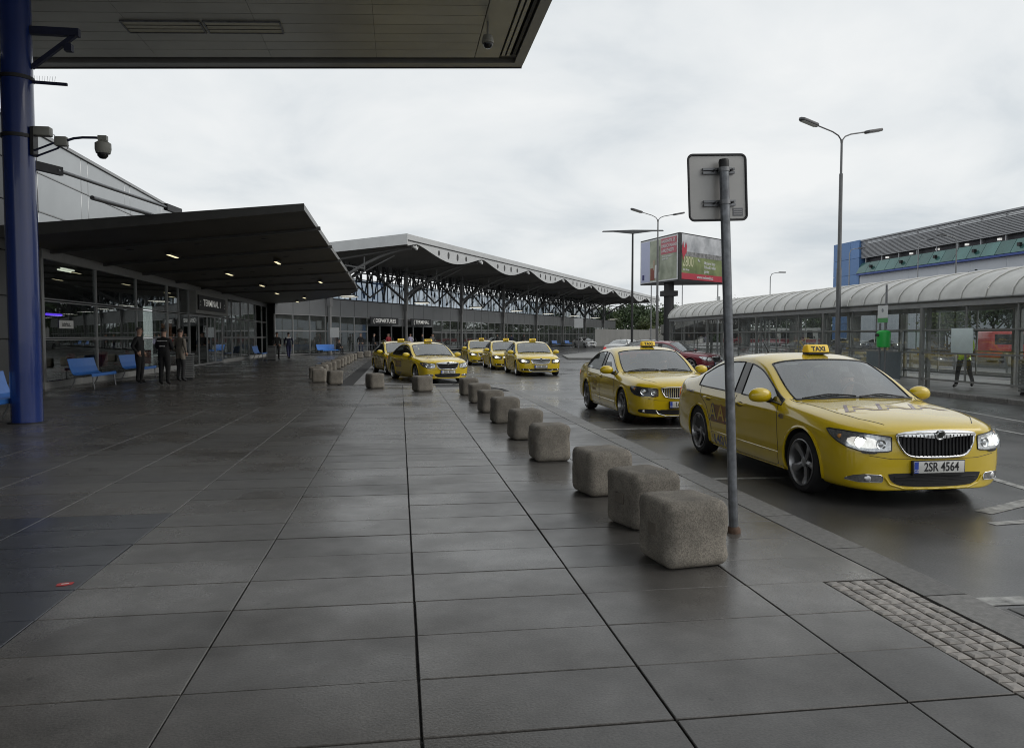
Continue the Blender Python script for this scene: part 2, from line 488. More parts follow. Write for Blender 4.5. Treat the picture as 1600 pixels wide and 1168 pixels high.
# painted lines on the road, and wet sheen drawn as strips: (x0,y0)-(x1,y1), width
MARKS = [((3.36, 8.26), (5.9, 8.1), .10), ((3.36, 13.0), (5.9, 12.9), .10), ((3.6, 19.45), (6.2, 19.3), .10), ((2.6, 28.72), (6.4, 27.75), .12), ((6.4, 27.7), (7.4, 20.5), .12),
         ((7.05, 10.3), (6.4, 6.0), .11), ((7.15, 17.5), (7.05, 12.5), .11), ((10.6, 15.4), (10.2, 11.2), .10), ((12.2, 15.6), (11.5, 12.0), .10), ((10.2, 26.0), (11.0, 37), .12),
         ((9.2, 19.5), (9.6, 25.), .10), ((5.3, 6.3), (6.3, 6.75), .16), ((5.05, 5.9), (6.5, 6.05), .10), ((8.0, 31), (13.5, 43), .12), ((3.42, 4.16), (4.6, 4.1), .14)]  # short strips before the near taxi's nose paint wet sheen
for (a, b, w) in MARKS:
    a, b = Vector((*a, 0)), Vector((*b, 0)); d = (b - a).normalized(); sd = Vector((-d.y, d.x, 0)) * w / 2
    m = MB(); z = Vector((0, 0, ROAD_Z + .004))
    m.add([a - sd + z, b - sd + z, b + sd + z, a + sd + z], [(0, 1, 2, 3)])
    tag(m.build('marking_and_sheen', M_PAINT), kind='structure')
# sett crossing let into the road beside the tactile strip
MS = mat('road_sett', (.06, .058, .055), .42, vary=.3, scale=20, per_object=.25)
cr_ = MB().box(3.30, 6.3, 1.6, 4.02, ROAD_Z - .04, ROAD_Z + .004).build('sett_crossing', M_JOINT)
tag(cr_, kind='structure')
sm = MB().box(-.115, .115, -.075, .075, -.01, .008).build('t', MS, bevel=.006, seg=1); sme = sm.data; bpy.data.objects.remove(sm)
for iy in range(14):
    for ix in range(6):
        link('road_sett', sme, None, cr_, (3.43 + ix * .24 + (iy % 2) * .10, 3.94 - iy * .16, ROAD_Z + .004))

# traffic island under the shelter, and the far median
isl = MB().prism([(14.4, 2), (15.0, 44.5), (20.5, 44.5), (20.5, 2)], ROAD_Z - .05, .0).build('traffic_island', mat('island_paving', (.12, .117, .11), .45, vary=.25, scale=3, rvary=.1))
tag(isl, kind='structure')
for i in range(34):
    y0 = 9.5 + i; x = lambda y: 14.4 + (y - 2) * .6 / 42.5
    kerb_stone(isl, (x(y0), y0), (x(y0 + 1) , y0 + 1), .16, .012, ROAD_Z - .05)
med = MB().prism([(11.5, 52), (16.2, 50.5), (24, 69), (17.5, 71), (12.8, 60)], ROAD_Z - .05, .02).build('median_island', mat('median_paving', (.17, .168, .16), .5, vary=.3, scale=2))
tag(med, kind='structure')

# ------------------------------------------------------------------ near canopy (over the camera)
M_SOFFIT = mat('soffit_metal', (.47, .47, .43), .38, .25, vary=.10, scale=1.2, per_object=.05)
M_FASCIA = mat('canopy_fascia', (.34, .34, .33), .4, .3, vary=.1, scale=2)
M_DARKM = mat('dark_metal', (.03, .03, .032), .5, .3, vary=.2)
M_GALV = mat('galvanised_steel', (.20, .205, .215), .45, .65, vary=.2, scale=8)
M_BLUE = mat('column_blue', (.006, .027, .165), .27, vary=.08, scale=2, coat=.5)
def nz(x): return 8.49 + (x - 3.17) * .05           # soffit height across the canopy
cn = empty('near_canopy', (0, 0, 0), label='large metal canopy with planked underside over the nearest pavement', cat='canopy')
m = MB(); X0, X1 = -11.5, 3.17
def slabx(m, xa, xb, ya, yb, dz0, dz1):
    m.add([(xa, ya, nz(xa) + dz0), (xb, ya, nz(xb) + dz0), (xb, yb, nz(xb) + dz0), (xa, yb, nz(xa) + dz0), (xa, ya, nz(xa) + dz1), (xb, ya, nz(xb) + dz1), (xb, yb, nz(xb) + dz1), (xa, yb, nz(xa) + dz1)],
          [(0, 3, 2, 1), (4, 5, 6, 7), (0, 1, 5, 4), (1, 2, 6, 5), (2, 3, 7, 6), (3, 0, 4, 7)]); return m
slabx(m, X0, X1 - .02, -9, 19.9, .10, .45)
m.build('roof_deck', M_DARKM, cn)
slabx(MB(), X0, X1, 19.68, 20.0, -.04, .50).build('end_fascia', M_FASCIA, cn)
slabx(MB(), X0, X1 + .001, 19.995, 20.04, -.06, .03).build('drip_edge', M_DARKM, cn)
slabx(MB(), X1 - .24, X1, -9, 19.675, -.05, .50).build('side_fascia', M_FASCIA, cn)
slabx(MB(), X0, X1 - .25, 19.42, 19.67, .085, .095).build('shadow_gap', M_DARKM, cn)
slabx(MB(), 1.90, 2.50, -9, 19.41, .0, .05).build('edge_panel', M_SOFFIT, cn)
for xr in (2.54, 2.66, 2.80): slabx(MB(), xr, xr + .075, -9, 19.2, -.03, .06).build('edge_rail', M_DARKM if xr > 2.7 else M_SOFFIT, cn)
slabx(MB(), 2.52, 2.92, 19.22, 19.41, .0, .06).build('rail_stop', M_DARKM, cn)
py = 19.41
for k in range(20):
    ya, yb = py - .506 * (k + 1) + .018, py - .506 * k
    for xa, xb in ((-11.5, -8.3), (-8.293, -5.6), (-5.593, -3.0), (-2.993, -.52), (-.513, 1.88)):
        slabx(MB(), xa, xb, ya, yb, .0, .03).build('soffit_plank', M_SOFFIT, cn)
slabx(MB(), X0, 1.88, -9, py - .506 * 20, .0, .03).build('soffit_sheet', M_SOFFIT, cn)
for n_, (xa, xb) in enumerate(((-5.72, -4.12), (-4.07, -2.48))):
    t = empty('ceiling_light', ((xa + xb) / 2, 17.58, nz((xa + xb) / 2)), label=('unlit rectangular ceiling light in the near canopy, the one nearer the blue column', 'unlit rectangular ceiling light in the near canopy, the one farther from the blue column')[n_], cat='light', group='lights in the near canopy')
    t.rotation_euler = (0, -math.atan(.05), 0)
    w = (xb - xa) / 2
    fr = MB()
    for a in ((-w, -w + .03, -.32, .32), (w - .03, w, -.32, .32), (-w + .03, w - .03, -.32, -.29), (-w + .03, w - .03, .29, .32)): fr.box(a[0], a[1], a[2], a[3], -.035, -.002)
    fr.build('frame', M_GALV, t)
    MB().box(-w + .032, w - .032, -.288, .288, -.018, -.004).build('diffuser', mat('diffuser', (.55, .53, .42), .4, vary=.1), t)
    for yy in (-.10, .10): MB().box(-w + .034, w - .034, yy - .006, yy + .006, -.026, -.019).build('louvre_bar', M_DARKM, t)

def dome_camera(name, loc, label, up=.18):
    t = empty(name, loc, label=label, cat='camera', group='dome security cameras')
    mg = mat('camera_grey', (.30, .30, .27), .45, vary=.1)
    MB().cyl((0, 0, .0), (0, 0, up), .028, n=12).build('stem', mg, t, True)
    MB().lathe([(.05, .02), (.10, .0), (.12, -.05), (.125, -.13), (.135, -.14), (.135, -.17), (.115, -.18)], 28).build('housing', mg, t, True)
    MB().lathe([(.11, -.17), (.105, -.21), (.085, -.25), (.05, -.275), (0, -.285)], 24).build('dome', mat('camera_dome', (.015, .015, .018), .08, vary=.1), t, True)
    return t
dc = dome_camera('dome_camera', (1.97, 17.2, nz(1.97) - .30), 'small dome camera hanging from the near canopy ceiling near its open corner', .32)

# blue column with its brackets
PX, PY = -6.43, 14.4
cl_ = empty('blue_column', (PX, PY, 0), label='tall round blue steel column holding up the near canopy', cat='column')
MB().cyl((0, 0, 0), (0, 0, nz(PX) + .1), .245, n=48).build('shaft', M_BLUE, cl_, True)
MB().lathe([(.30, 0), (.30, .012), (.26, .02)], 40).build('base_ring', M_DARKM, cl_, True)
for zc in (5.88, 4.9): MB().lathe([(.255, zc - .03), (.265, zc - .03), (.265, zc + .03), (.255, zc + .03)], 40).build('clamp_band', M_DARKM, cl_, True)
MB().beam((.2, 0, 6.70), (1.02, 0, 6.70), .10, .13).beam((.24, 0, 6.08), (.95, 0, 6.66), .07, .07).box(.78, .90, -.06, .06, 6.38, 6.5).build('support_bracket', mat('bracket_blue', (.012, .016, .05), .5, vary=.2), cl_)
bar = MB().beam((.22, 0, 5.84), (.80, 0, 5.82), .05, .045).build('sign_bar', mat('bracket_blue'), cl_)
sp = MB()
for k in range(9): sp.cyl((.28 + k * .04, 0, 5.86), (.275 + k * .042, .01, 5.95), .0025, n=4)
sp.build('bird_spikes', M_GALV, bar)
cc = empty('pole_camera', (PX + .24, PY - .05, 4.9), label='dome security camera on a bent arm fixed to the blue column', cat='camera', group='dome security cameras')
mg = mat('camera_grey')
MB().box(.03, .30, -.08, .08, .02, .17).build('junction_box', mg, cc, bevel=.012)
MB().box(.0, .05, -.09, .09, -.32, .16).build('mount_plate', M_DARKM, cc)
MB().tube([(.04, -.05, -.24), (.35, -.04, -.10), (.42, -.03, -.06)], .018, 8).tube([(.04, .05, -.31), (.38, .04, -.17), (.46, .03, -.1)], .018, 8).build('brace', mat('bracket_blue'), cc, True)
MB().box(.36, .56, -.06, .06, -.14, .02).build('camera_mount', mg, cc, bevel=.02)
MB().tube([(.55, 0, -.04), (.66, 0, .0), (.80, 0, .02), (1.0, 0, .025), (1.15, 0, .02)], .022, 10).build('arm', mat('bracket_blue'), cc, True)
MB().tube([(.30, .09, .08), (.40, .1, -.05), (.44, .1, -.16), (.50, .1, -.18), (.54, .1, -.10)], .006, 6).build('cable', M_DARKM, cc, True)
MB().box(1.06, 1.20, -.05, .05, -.02, .06).lathe([(.05, .0), (.10, -.04), (.13, -.06), (.132, -.16), (.115, -.23), (.07, -.25)], 24, Matrix.Translation((1.13, 0, -.01))).build('housing', mg, cc, True, 30)
MB().lathe([(.09, -.22), (.085, -.28), (.05, -.32), (0, -.33)], 20, Matrix.Translation((1.13, -.02, -.01))).build('dome', mat('camera_dome'), cc, True)
# tie rods from the column to the far canopy
tr = empty('canopy_tie', (PX, PY, 4.42), label='steel tie rods running from the blue column down to the dark canopy', cat='tie rod')
MB().beam((.2, .05, .03), (.42, .62, .04), .08, .15).build('fork', M_DARKM, tr)
MB().tube([(.40, .5, .04), (.60, 6.8, .38)], .035, 10).build('rod', M_GALV, tr, True)
MB().beam((.58, 6.3, .36), (.64, 7.4, .40), .10, .16).build('end_fork', M_DARKM, tr)
MB().tube([(-.02, 3.2, .02), (.12, 6.8, .22)], .05, 10).build('strut', M_GALV, tr, True)

# ------------------------------------------------------------------ terminal beside the pavement (wall at x = -10)
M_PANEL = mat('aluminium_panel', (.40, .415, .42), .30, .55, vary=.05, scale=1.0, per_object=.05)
M_PANELD = mat('shaded_cladding', (.09, .092, .092), .45, .3, vary=.1, scale=1.5, per_object=.08)
M_FRAME = mat('window_frame', (.33, .33, .33), .4, .6, vary=.1, scale=4)
M_TGLASS = glass_mat('terminal_glass', (.62, .66, .64), .01, 1.75, wav=.03)
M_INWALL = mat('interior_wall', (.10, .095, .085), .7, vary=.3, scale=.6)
M_INFLOOR = mat('interior_floor', (.14, .13, .12), .25, vary=.2)
M_SPOT = mat('spot_lit', (1, .95, .85), .4, emit=(1, .9, .72), estr=9., vary=.02)
M_TUBE = mat('tube_lit', (1, 1, .95), .4, emit=(1, .98, .85), estr=1.8, vary=.02)
M_BRASS = mat('warm_metal', (.35, .20, .09), .4, .4, vary=.3)
XW = -10.0
tb = empty('terminal_hall', (XW, 23.4, 0), label='glass fronted terminal hall with pale upper cladding along the left pavement', cat='building')
def P(o): o.location = (-XW, -23.4, 0); return o      # parts are drawn in world metres
def part(mb, name, m, par=tb, **kw):
    o = mb.build(name, m, par, **kw)
    if par is tb: P(o)
    return o
# roof and volume behind
part(MB().box(-30, XW - .05, 4, 61, 7.0, 7.22), 'roof_slab', M_DARKM)
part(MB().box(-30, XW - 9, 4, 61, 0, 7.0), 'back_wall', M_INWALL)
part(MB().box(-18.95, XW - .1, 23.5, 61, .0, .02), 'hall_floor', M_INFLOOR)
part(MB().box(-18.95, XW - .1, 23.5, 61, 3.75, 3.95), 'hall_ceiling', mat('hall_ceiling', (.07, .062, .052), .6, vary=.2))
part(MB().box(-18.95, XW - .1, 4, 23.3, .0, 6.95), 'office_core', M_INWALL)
# cladding left of the glass, canopy shade put into its dark tone, in courses
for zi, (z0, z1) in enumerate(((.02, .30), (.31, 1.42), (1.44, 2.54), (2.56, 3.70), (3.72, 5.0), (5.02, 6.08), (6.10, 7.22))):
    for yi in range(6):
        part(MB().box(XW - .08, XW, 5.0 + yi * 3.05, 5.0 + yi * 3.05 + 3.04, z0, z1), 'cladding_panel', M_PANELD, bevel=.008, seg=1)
# upper pale panels
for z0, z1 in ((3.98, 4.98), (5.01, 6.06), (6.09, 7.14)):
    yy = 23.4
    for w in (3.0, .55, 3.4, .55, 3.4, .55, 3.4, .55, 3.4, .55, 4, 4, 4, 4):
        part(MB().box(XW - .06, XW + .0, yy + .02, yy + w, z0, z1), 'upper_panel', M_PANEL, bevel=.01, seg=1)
        yy += w
for z in (4.995, 6.075): part(MB().box(XW - .07, XW + .018, 23.4, 60.6, z - .012, z + .012), 'panel_rail', M_FRAME)
part(MB().box(XW - .3, XW + .06, 5, 60.6, 7.145, 7.24), 'coping', M_FRAME)
part(MB().box(XW - .1, XW + .06, 23.4, 60.6, 3.70, 3.97), 'head_beam', M_FRAME)
part(MB().box(XW - .1, XW + .05, 23.4, 38.6, .0, .20), 'plinth', mat('plinth_grey', (.34, .34, .33), .5, vary=.15))
part(MB().box(XW - .1, XW + .05, 45.6, 60.6, .0, .20), 'plinth', mat('plinth_grey'))
# mullions and panes
MUL = [23.45, 27.35, 31.3, 35.25, 37.0, 38.7]
MUL2 = [45.6, 48.2, 50.8, 53.4, 56.0, 58.4, 60.5]
for y in MUL + MUL2:
    w = .16 if y in (23.45, 35.25, 60.5) else .06
    part(MB().box(XW - .08, XW + .04, y - w / 2, y + w / 2, .20, 3.70), 'mullion', M_FRAME)
for seq in (MUL, MUL2):
    for z in (1.40, 1.46, 2.51, 2.58):
        part(MB().box(XW - .04, XW + .03, seq[0], seq[-1], z - .014, z + .014), 'transom', M_FRAME)
    for a, b in zip(seq, seq[1:]):
        for z0, z1 in ((.22, 1.385), (1.475, 2.495), (2.595, 3.69)):
            part(MB().box(XW - .012, XW, a + .05, b - .05, z0, z1), 'pane', M_TGLASS)
# entrance: projecting lintel box with its sign, sliding leaves
part(MB().box(XW - .1, XW + .35, 38.72, 45.58, 2.62, 3.69), 'entrance_lintel', mat('lintel_grey', (.26, .26, .25), .5, .3, vary=.1))
for i in range(4):
    y0 = 38.8 + i * 1.7
    fr = MB()
    fr.box(XW - .02, XW + .03, y0, y0 + .07, .02, 2.6).box(XW - .02, XW + .03, y0 + 1.6, y0 + 1.67, .02, 2.6).box(XW - .02, XW + .03, y0 + .07, y0 + 1.6, .02, .12).box(XW - .02, XW + .03, y0 + .07, y0 + 1.6, 2.5, 2.6)
    lf = part(fr, 'door_leaf', M_FRAME)
    g_ = MB().box(XW, XW + .01, y0 + .07, y0 + 1.6, .12, 2.5).build('door_pane', M_TGLASS, lf)
# sign over the entrance
sg_ = empty('entrance_sign', (XW + .36, 41.6, 3.15), label='black sign reading TERMINAL above the near glass doors', cat='sign', group='black terminal signs')
MB().box(0, .06, -2.6, 3.1, -.36, .36).build('sign_box', M_INK, sg_)
M_SIGNW = mat('sign_white_lit', (.8, .8, .78), .5, emit=(1, 1, .95), estr=.14, vary=.02)
text_obj('sign_lettering', 'TERMINAL 1', .46, M_SIGNW, sg_, basis((.063, .1, 0), (0, 1, 0), (0, 0, 1)), .002, .004, 1.5)
for y in (-2.3, 2.85): text_obj('sign_mark', ':', .5, M_SIGNW, sg_, basis((.063, y, 0), (0, 1, 0), (0, 0, 1)), .002)
# things inside and on the glass
M_WSIGN = mat('notice_white', (.62, .62, .60), .6, vary=.06)
n_ = empty('window_notice', (XW + .012, 24.5, 1.86), label='white paper notice with black lettering stuck on the hall window', cat='notice')
MB().box(0, .006, -.0, 1.0, -.12, .12).build('sheet', M_WSIGN, n_)
text_obj('notice_lettering', 'istrias..', .20, M_INK, n_, basis((.008, .5, 0), (0, 1, 0), (0, 0, 1)), .001, .004, 1.2)
ne = empty('neon_strip', (XW - .12, 24.0, 2.14), label='violet neon strip glowing behind the hall window', cat='light')
MB().tube([(0, 0, 0), (0, 1.0, 0)], .035, 8).build('neon_tube', mat('neon_violet', (.2, .1, .8), .4, emit=(.16, .06, 1.), estr=2.6, vary=.02), ne, True)
MB().box(-.06, -.03, -.1, 1.1, -.07, .07).build('backing', M_DARKM, ne)
po = empty('orange_poster', (XW - .3, 36.2, 1.62), label='orange poster with a white mark inside the hall window', cat='poster')
MB().box(0, .02, -.75, .75, -.55, .45).build('board', mat('poster_orange', (.34, .10, .02), .6, vary=.15, emit=(1, .3, .05), estr=.05), po)
MB().prism(ell(0, .05, .16, .12), .021, .026, 'x').build('mark', M_WSIGN, po)
rnd = random.Random(11)
for i in range(22):
    y = rnd.uniform(25, 58); x = rnd.uniform(-14, -10.6)
    t = empty('ceiling_spot', (x, y, 3.74), label='small round lit spotlight in the dark hall ceiling behind glass', cat='light', group='ceiling spots in the hall')
    MB().lathe([(0, -.006), (.085, -.006), (.098, .0)], 12).build('lens', M_SPOT, t)
    MB().lathe([(.10, -.012), (.12, -.012), (.12, .004), (.10, .004)], 12).build('ring', M_FRAME, t)
for i, (x, y) in enumerate(((-10.7, 27.0), (-11.0, 27.5))):
    t = empty('tube_light', (x, y, 3.70), label='lit fluorescent tube in the hall ceiling behind the first pane', cat='light', group='tubes in the hall')
    MB().tube([(0, -.5, -.03), (0, .5, -.03)], .025, 8).build('tube', M_TUBE, t, True)
    MB().box(-.06, .06, -.55, .55, -.0, .04).build('batten', M_FRAME, t)
M_REDCH = mat('red_chair', (.34, .015, .025), .6, vary=.2)
for i in range(7):
    y = 26.0 + i * 1.15 + (i > 2) * .6
    t = empty('hall_chair', (-10.5 - (i % 2) * .45, y, .02), rz=R(rnd.uniform(-20, 20)), label='red upholstered chair inside the hall behind the first panes', cat='chair', group='red chairs in the hall')
    MB().box(-.24, .24, -.24, .24, .36, .47).build('seat', M_REDCH, t, bevel=.03)
    MB().box(.18, .25, -.24, .24, .47, .92).build('backrest', M_REDCH, t, bevel=.03)
    for a in (-.2, .2):
        for b in (-.2, .2): MB().cyl((a, b, 0), (a, b, .37), .018, n=8).build('leg', M_GALV, t)

# ------------------------------------------------------------------ dark canopy over the hall pavement
M_C2 = mat('dark_soffit', (.075, .068, .055), .5, .2, vary=.25, scale=1.0)
M_C2F = mat('dark_fascia', (.075, .075, .072), .45, .3, vary=.15, scale=2)
c2 = empty('dark_canopy', (-6, 19, 0), label='dark wing shaped canopy sloping out over the hall pavement', cat='canopy')
def c2z(x, y):   # underside
    u = (x + 10) / 7.55; v = (y - 21) / 41
    return (3.97 + u * .86) * (1 - v) + 3.99 * v - .10 * u * v
OUT = [(-2.47, 21), (-2.45, 28), (-2.42, 36), (-2.40, 43), (-2.5, 47.5), (-3.3, 50.5), (-5.0, 53.5), (-7.2, 57.5), (-9.9, 61)]
def c2edge(t):
    # outer border as function of parameter along the sheet
    t *= len(OUT) - 1; i = min(int(t), len(OUT) - 2); f = t - i
    return (OUT[i][0] * (1 - f) + OUT[i + 1][0] * f, OUT[i][1] * (1 - f) + OUT[i + 1][1] * f)
NU, NV = 8, 32
def sheet(off, thick_fn=None):
    vs = []; fs = []
    for j in range(NV + 1):
        ex, ey = c2edge(j / NV)
        for i in range(NU + 1):
            u = i / NU; x = -9.95 * (1 - u) + ex * u
            y = ey
            vs.append((x + 6, y - 19, c2z(x, y) + off(u)))
    for j in range(NV):
        for i in range(NU): fs.append((j * (NU + 1) + i, j * (NU + 1) + i + 1, (j + 1) * (NU + 1) + i + 1, (j + 1) * (NU + 1) + i))
    return vs, fs
va, fa = sheet(lambda u: 0.0); vb, fb = sheet(lambda u: .27 - .12 * u)
m = MB(); m.add(va, fa); m.build('soffit', M_C2, c2, True)
m = MB(); m.add(vb, fb); m.build('roof_sheet', M_C2F, c2, True)
rim = [j * (NU + 1) + NU for j in range(NV + 1)]
m = MB(); m.add([va[k] for k in rim] + [vb[k] for k in rim], [(i, i + 1, len(rim) + i + 1, len(rim) + i) for i in range(len(rim) - 1)])
m.build('outer_fascia', mat('rim_fascia', (.20, .20, .195), .4, .4, vary=.1), c2)
row = list(range(NU + 1))
m = MB(); m.add([(va[k][0], va[k][1] - .003, va[k][2] - .03) for k in row] + [(vb[k][0], vb[k][1] - .003, vb[k][2] + .02) for k in row], [(i, i + 1, NU + 1 + i + 1, NU + 1 + i) for i in range(NU)])
m.build('end_fascia', M_C2F, c2)
for y in (24, 28, 32, 36.5, 41, 45.5):
    m = MB(); m.beam((-9.95 + 6, y - 19, c2z(-9.95, y) - .05), (-2.35 + 6, y - 19, c2z(-2.35, y) - .015), .14, .10); m.build('rib', M_C2F, c2)
for y in (25.2, 29.8, 34.2, 38.8, 43.2):
    for x in (-8.2, -6.2, -4.2):
        m = MB().lathe([(0, -.02), (.10, -.02), (.13, .0), (.13, .05)], 14, Matrix.Translation((x + 6, y - 19, c2z(x, y)))); m.build('downlight', mat('downlight_dark', (.03, .03, .03), .4, vary=.1), c2, True)
for i, (x, y) in enumerate(((-7.3, 26.5), (-7.0, 33.5), (-6.8, 40), (-3.9, 39.5), (-7.0, 46), (-6.0, 50.5), (-7.0, 55), (-4.6, 30.5))):
    t = empty('canopy_lamp', (x, y, c2z(x, y) - .03), label=['nearest slim lit lamp under the dark canopy', 'slim lit lamp under the dark canopy before the entrance sign', 'slim lit lamp under the dark canopy above the entrance sign', 'slim lit lamp near the outer edge of the dark canopy, farther one', 'slim lit lamp under the dark canopy just past the entrance', 'third last slim lit lamp under the far part of the dark canopy', 'farthest slim lit lamp under the dark canopy', 'slim lit lamp near the outer edge of the dark canopy, nearer one'][i], cat='light', group='lit lamps under the dark canopy')
    MB().box(-.09, .09, -.55, .55, -.10, -.03).build('lamp_case', M_C2F, t, bevel=.02)
    MB().box(-.05, .05, -.50, .50, -.112, -.102).build('lamp_glass', mat('lamp_warm', (1, .9, .6), .4, emit=(1, .88, .55), estr=1.2, vary=.02), t)

# ------------------------------------------------------------------ far terminal, turned away to the right
TH = R(29.56)
U_, V_ = Vector((math.sin(TH), math.cos(TH), 0)), Vector((math.cos(TH), -math.sin(TH), 0))
TO = U_ * 47.3 - V_ * 37.5
MT = Matrix(((U_.x, -V_.x, 0, 0), (U_.y, -V_.y, 0, 0), (0, 0, 1, 0), (0, 0, 0, 1)))       # (s, d, z) -> world
ft = empty('far_terminal', TO, label='long far terminal with scalloped white eave and glazed front', cat='building')
ft_inv = Matrix.Translation(-TO)
def fpart(mb, name, m, par=ft, **kw):
    mb.v = [tuple((ft_inv @ MT) @ Vector(p)) for p in mb.v]
    return mb.build(name, m, par, **kw)
M_EAVE = mat('eave_white', (.54, .55, .55), .4, .1, vary=.08, scale=.8)
M_EAVED = mat('eave_dark', (.05, .05, .05), .6, vary=.2)
M_TRUSS = mat('truss_grey', (.26, .26, .26), .5, .2, vary=.15, scale=1)
M_TRUSSD = mat('truss_dark', (.09, .093, .097), .5, .3, vary=.2, scale=1)
M_BAND = mat('facade_band', (.20, .205, .21), .4, .4, vary=.08, scale=.5, per_object=.06)
M_FGLASS = glass_mat('far_glass', (.5, .58, .55), .02, 2.5, wav=.02, haze=.14)
M_FBLUE = glass_mat('clerestory_glass', (.62, .66, .70), .02, 1.5)
DE, DF, ZE = 29.0, 37.5, 9.35
S0, S1, BAY = 52.5, 158.0, 12.9
NODE = [54.1 + BAY * k for k in range(9)]
# interior behind the glass
fpart(MB().box(47.3, 156, DF + .3, DF + 12, .0, .03), 'hall_floor', M_INFLOOR)
fpart(MB().box(47.3, 156, DF + 11.5, DF + 12, .03, 4.5), 'rear_wall', mat('far_inner_wall', (.05, .055, .055), .7, vary=.3, scale=.3))
fpart(MB().box(47.3, 156, DF + .1, DF + 12, 4.5, 4.7), 'hall_roof', M_DARKM)
# facade bays
k = 0; s = 47.3
while s < 154.5:
    e_ = min(s + 2.15, 155)
    fpart(MB().box(s + .02, e_ - .02, DF - .06, DF, 3.22, 4.58), 'facade_panel', M_BAND)
    door = 60.0 < s < 71 
    if not door:
        for z0, z1 in ((.18, 1.9), (1.96, 3.16)): fpart(MB().box(s + .05, e_ - .05, DF, DF + .02, z0, z1), 'pane', M_FGLASS)
    else:
        fpart(MB().box(s + .05, e_ - .05, DF, DF + .02, 2.45, 3.16), 'door_header', M_BAND)
    fpart(MB().box(s - .04, s + .04, DF - .05, DF + .06, .0, 3.2), 'mullion', M_FRAME)
    s += 2.15
for z in (.09, 1.93, 3.19): 
    if z < 2.4:
        fpart(MB().box(47.3, 60.2, DF - .03, DF + .05, z - .05, z + .05), 'transom', M_FRAME); fpart(MB().box(73.1, 155, DF - .03, DF + .05, z - .05, z + .05), 'transom', M_FRAME)
    else: fpart(MB().box(47.3, 155, DF - .08, DF + .05, z - .03, z + .03), 'transom', M_FRAME)
# clerestory glass and lattice
s = 50.
while s < 154:
    fpart(MB().box(s + .06, s + 2.9, DF + .9, DF + .92, 4.75, 6.6), 'clerestory_pane', M_FBLUE)
    fpart(MB().box(s - .05, s + .05, DF + .85, DF + .97, 4.7, 8.3), 'clerestory_post', M_TRUSSD)
    s += 2.95
for z in (6.65, 7.5): fpart(MB().box(50, 155, DF + .88, DF + .95, z - .04, z + .04), 'clerestory_rail', M_TRUSSD)
# columns and trussed arms at each node
for i, s in enumerate(NODE):
    if s > 156: continue
    fpart(MB().box(s - .16, s + .16, DF - .40, DF - .08, 4.0, 8.4).box(s - .10, s + .10, DF - .32, DF - .12, .0, 4.0), 'column', M_TRUSS)
    arm = MB()
    pts = []
    for q in range(9):
        f = q / 8; pts.append((s, DE + .6 + (DF - DE - .8) * f, 8.45 - 3.0 * f ** 1.7))
    arm.tube(pts, [.10 + .05 * (q / 8) for q in range(9)], 8)
    arm.tube([(s, DE + .5, 8.6), (s, DF - .3, 7.75)], .09, 8)
    arm.tube([(s, DF - 3.6, 7.95), (s, DF - 3.6, 6.95)], .07, 6).tube([(s, DF - 3.6, 7.0), (s, DF - .3, 7.6)], .07, 6)
    arm.tube([(s + .5, DE + 2.4, 8.0), (s + .5, DF - .4, 5.6)], .06, 6)
    fpart(arm, 'roof_arm', M_TRUSS, smooth=True)
    nd = MB().tube([(s - .45, DE + .25, 8.55), (s + .1, DE + .15, 8.40), (s + .45, DE + .3, 8.6)], .10, 8).tube([(s, DE + .1, 8.3), (s, DE + .3, 8.95)], .09, 8)
    fpart(nd, 'arm_node', M_EAVE, smooth=True)
    # crossed bracing towards the next column
    if i < len(NODE) - 1 and s + BAY < 157:
        br = MB()
        br.tube([(s, DF - .2, 4.9), (s + BAY / 2, DF + .3, 7.9)], .13, 6).tube([(s + BAY, DF - .2, 4.9), (s + BAY / 2, DF + .3, 7.9)], .13, 6)
        br.tube([(s, DF - .2, 7.9), (s + BAY / 2, DF - .1, 5.0)], .09, 6).tube([(s + BAY, DF - .2, 7.9), (s + BAY / 2, DF - .1, 5.0)], .09, 6)
        fpart(br, 'cross_brace', M_TRUSSD, smooth=True)
        lt = MB()
        for q in range(14):
            a = s + BAY * q / 14
            lt.beam((a, DF + 1.6, 6.6 + 1.6 * (q % 2)), (a + BAY / 14, DF + 1.6, 8.2 - 1.6 * (q % 2)), .12, .12)
            lt.beam((a, DF + 3.4, 5.2 + 2.9 * (q % 2)), (a + BAY / 14, DF + 3.4, 8.1 - 2.9 * (q % 2)), .10, .10)
            lt.beam((a + .4, DF + 1.0, 4.7), (a + .4, DF + 1.0, 8.2), .07, .07)
        lt.beam((s, DF + 1.6, 6.55), (s + BAY, DF + 1.6, 6.55), .14, .14).beam((s, DF + 1.6, 7.35), (s + BAY, DF + 1.6, 7.35), .1, .1)
        fpart(lt, 'lattice_girder', M_TRUSSD)
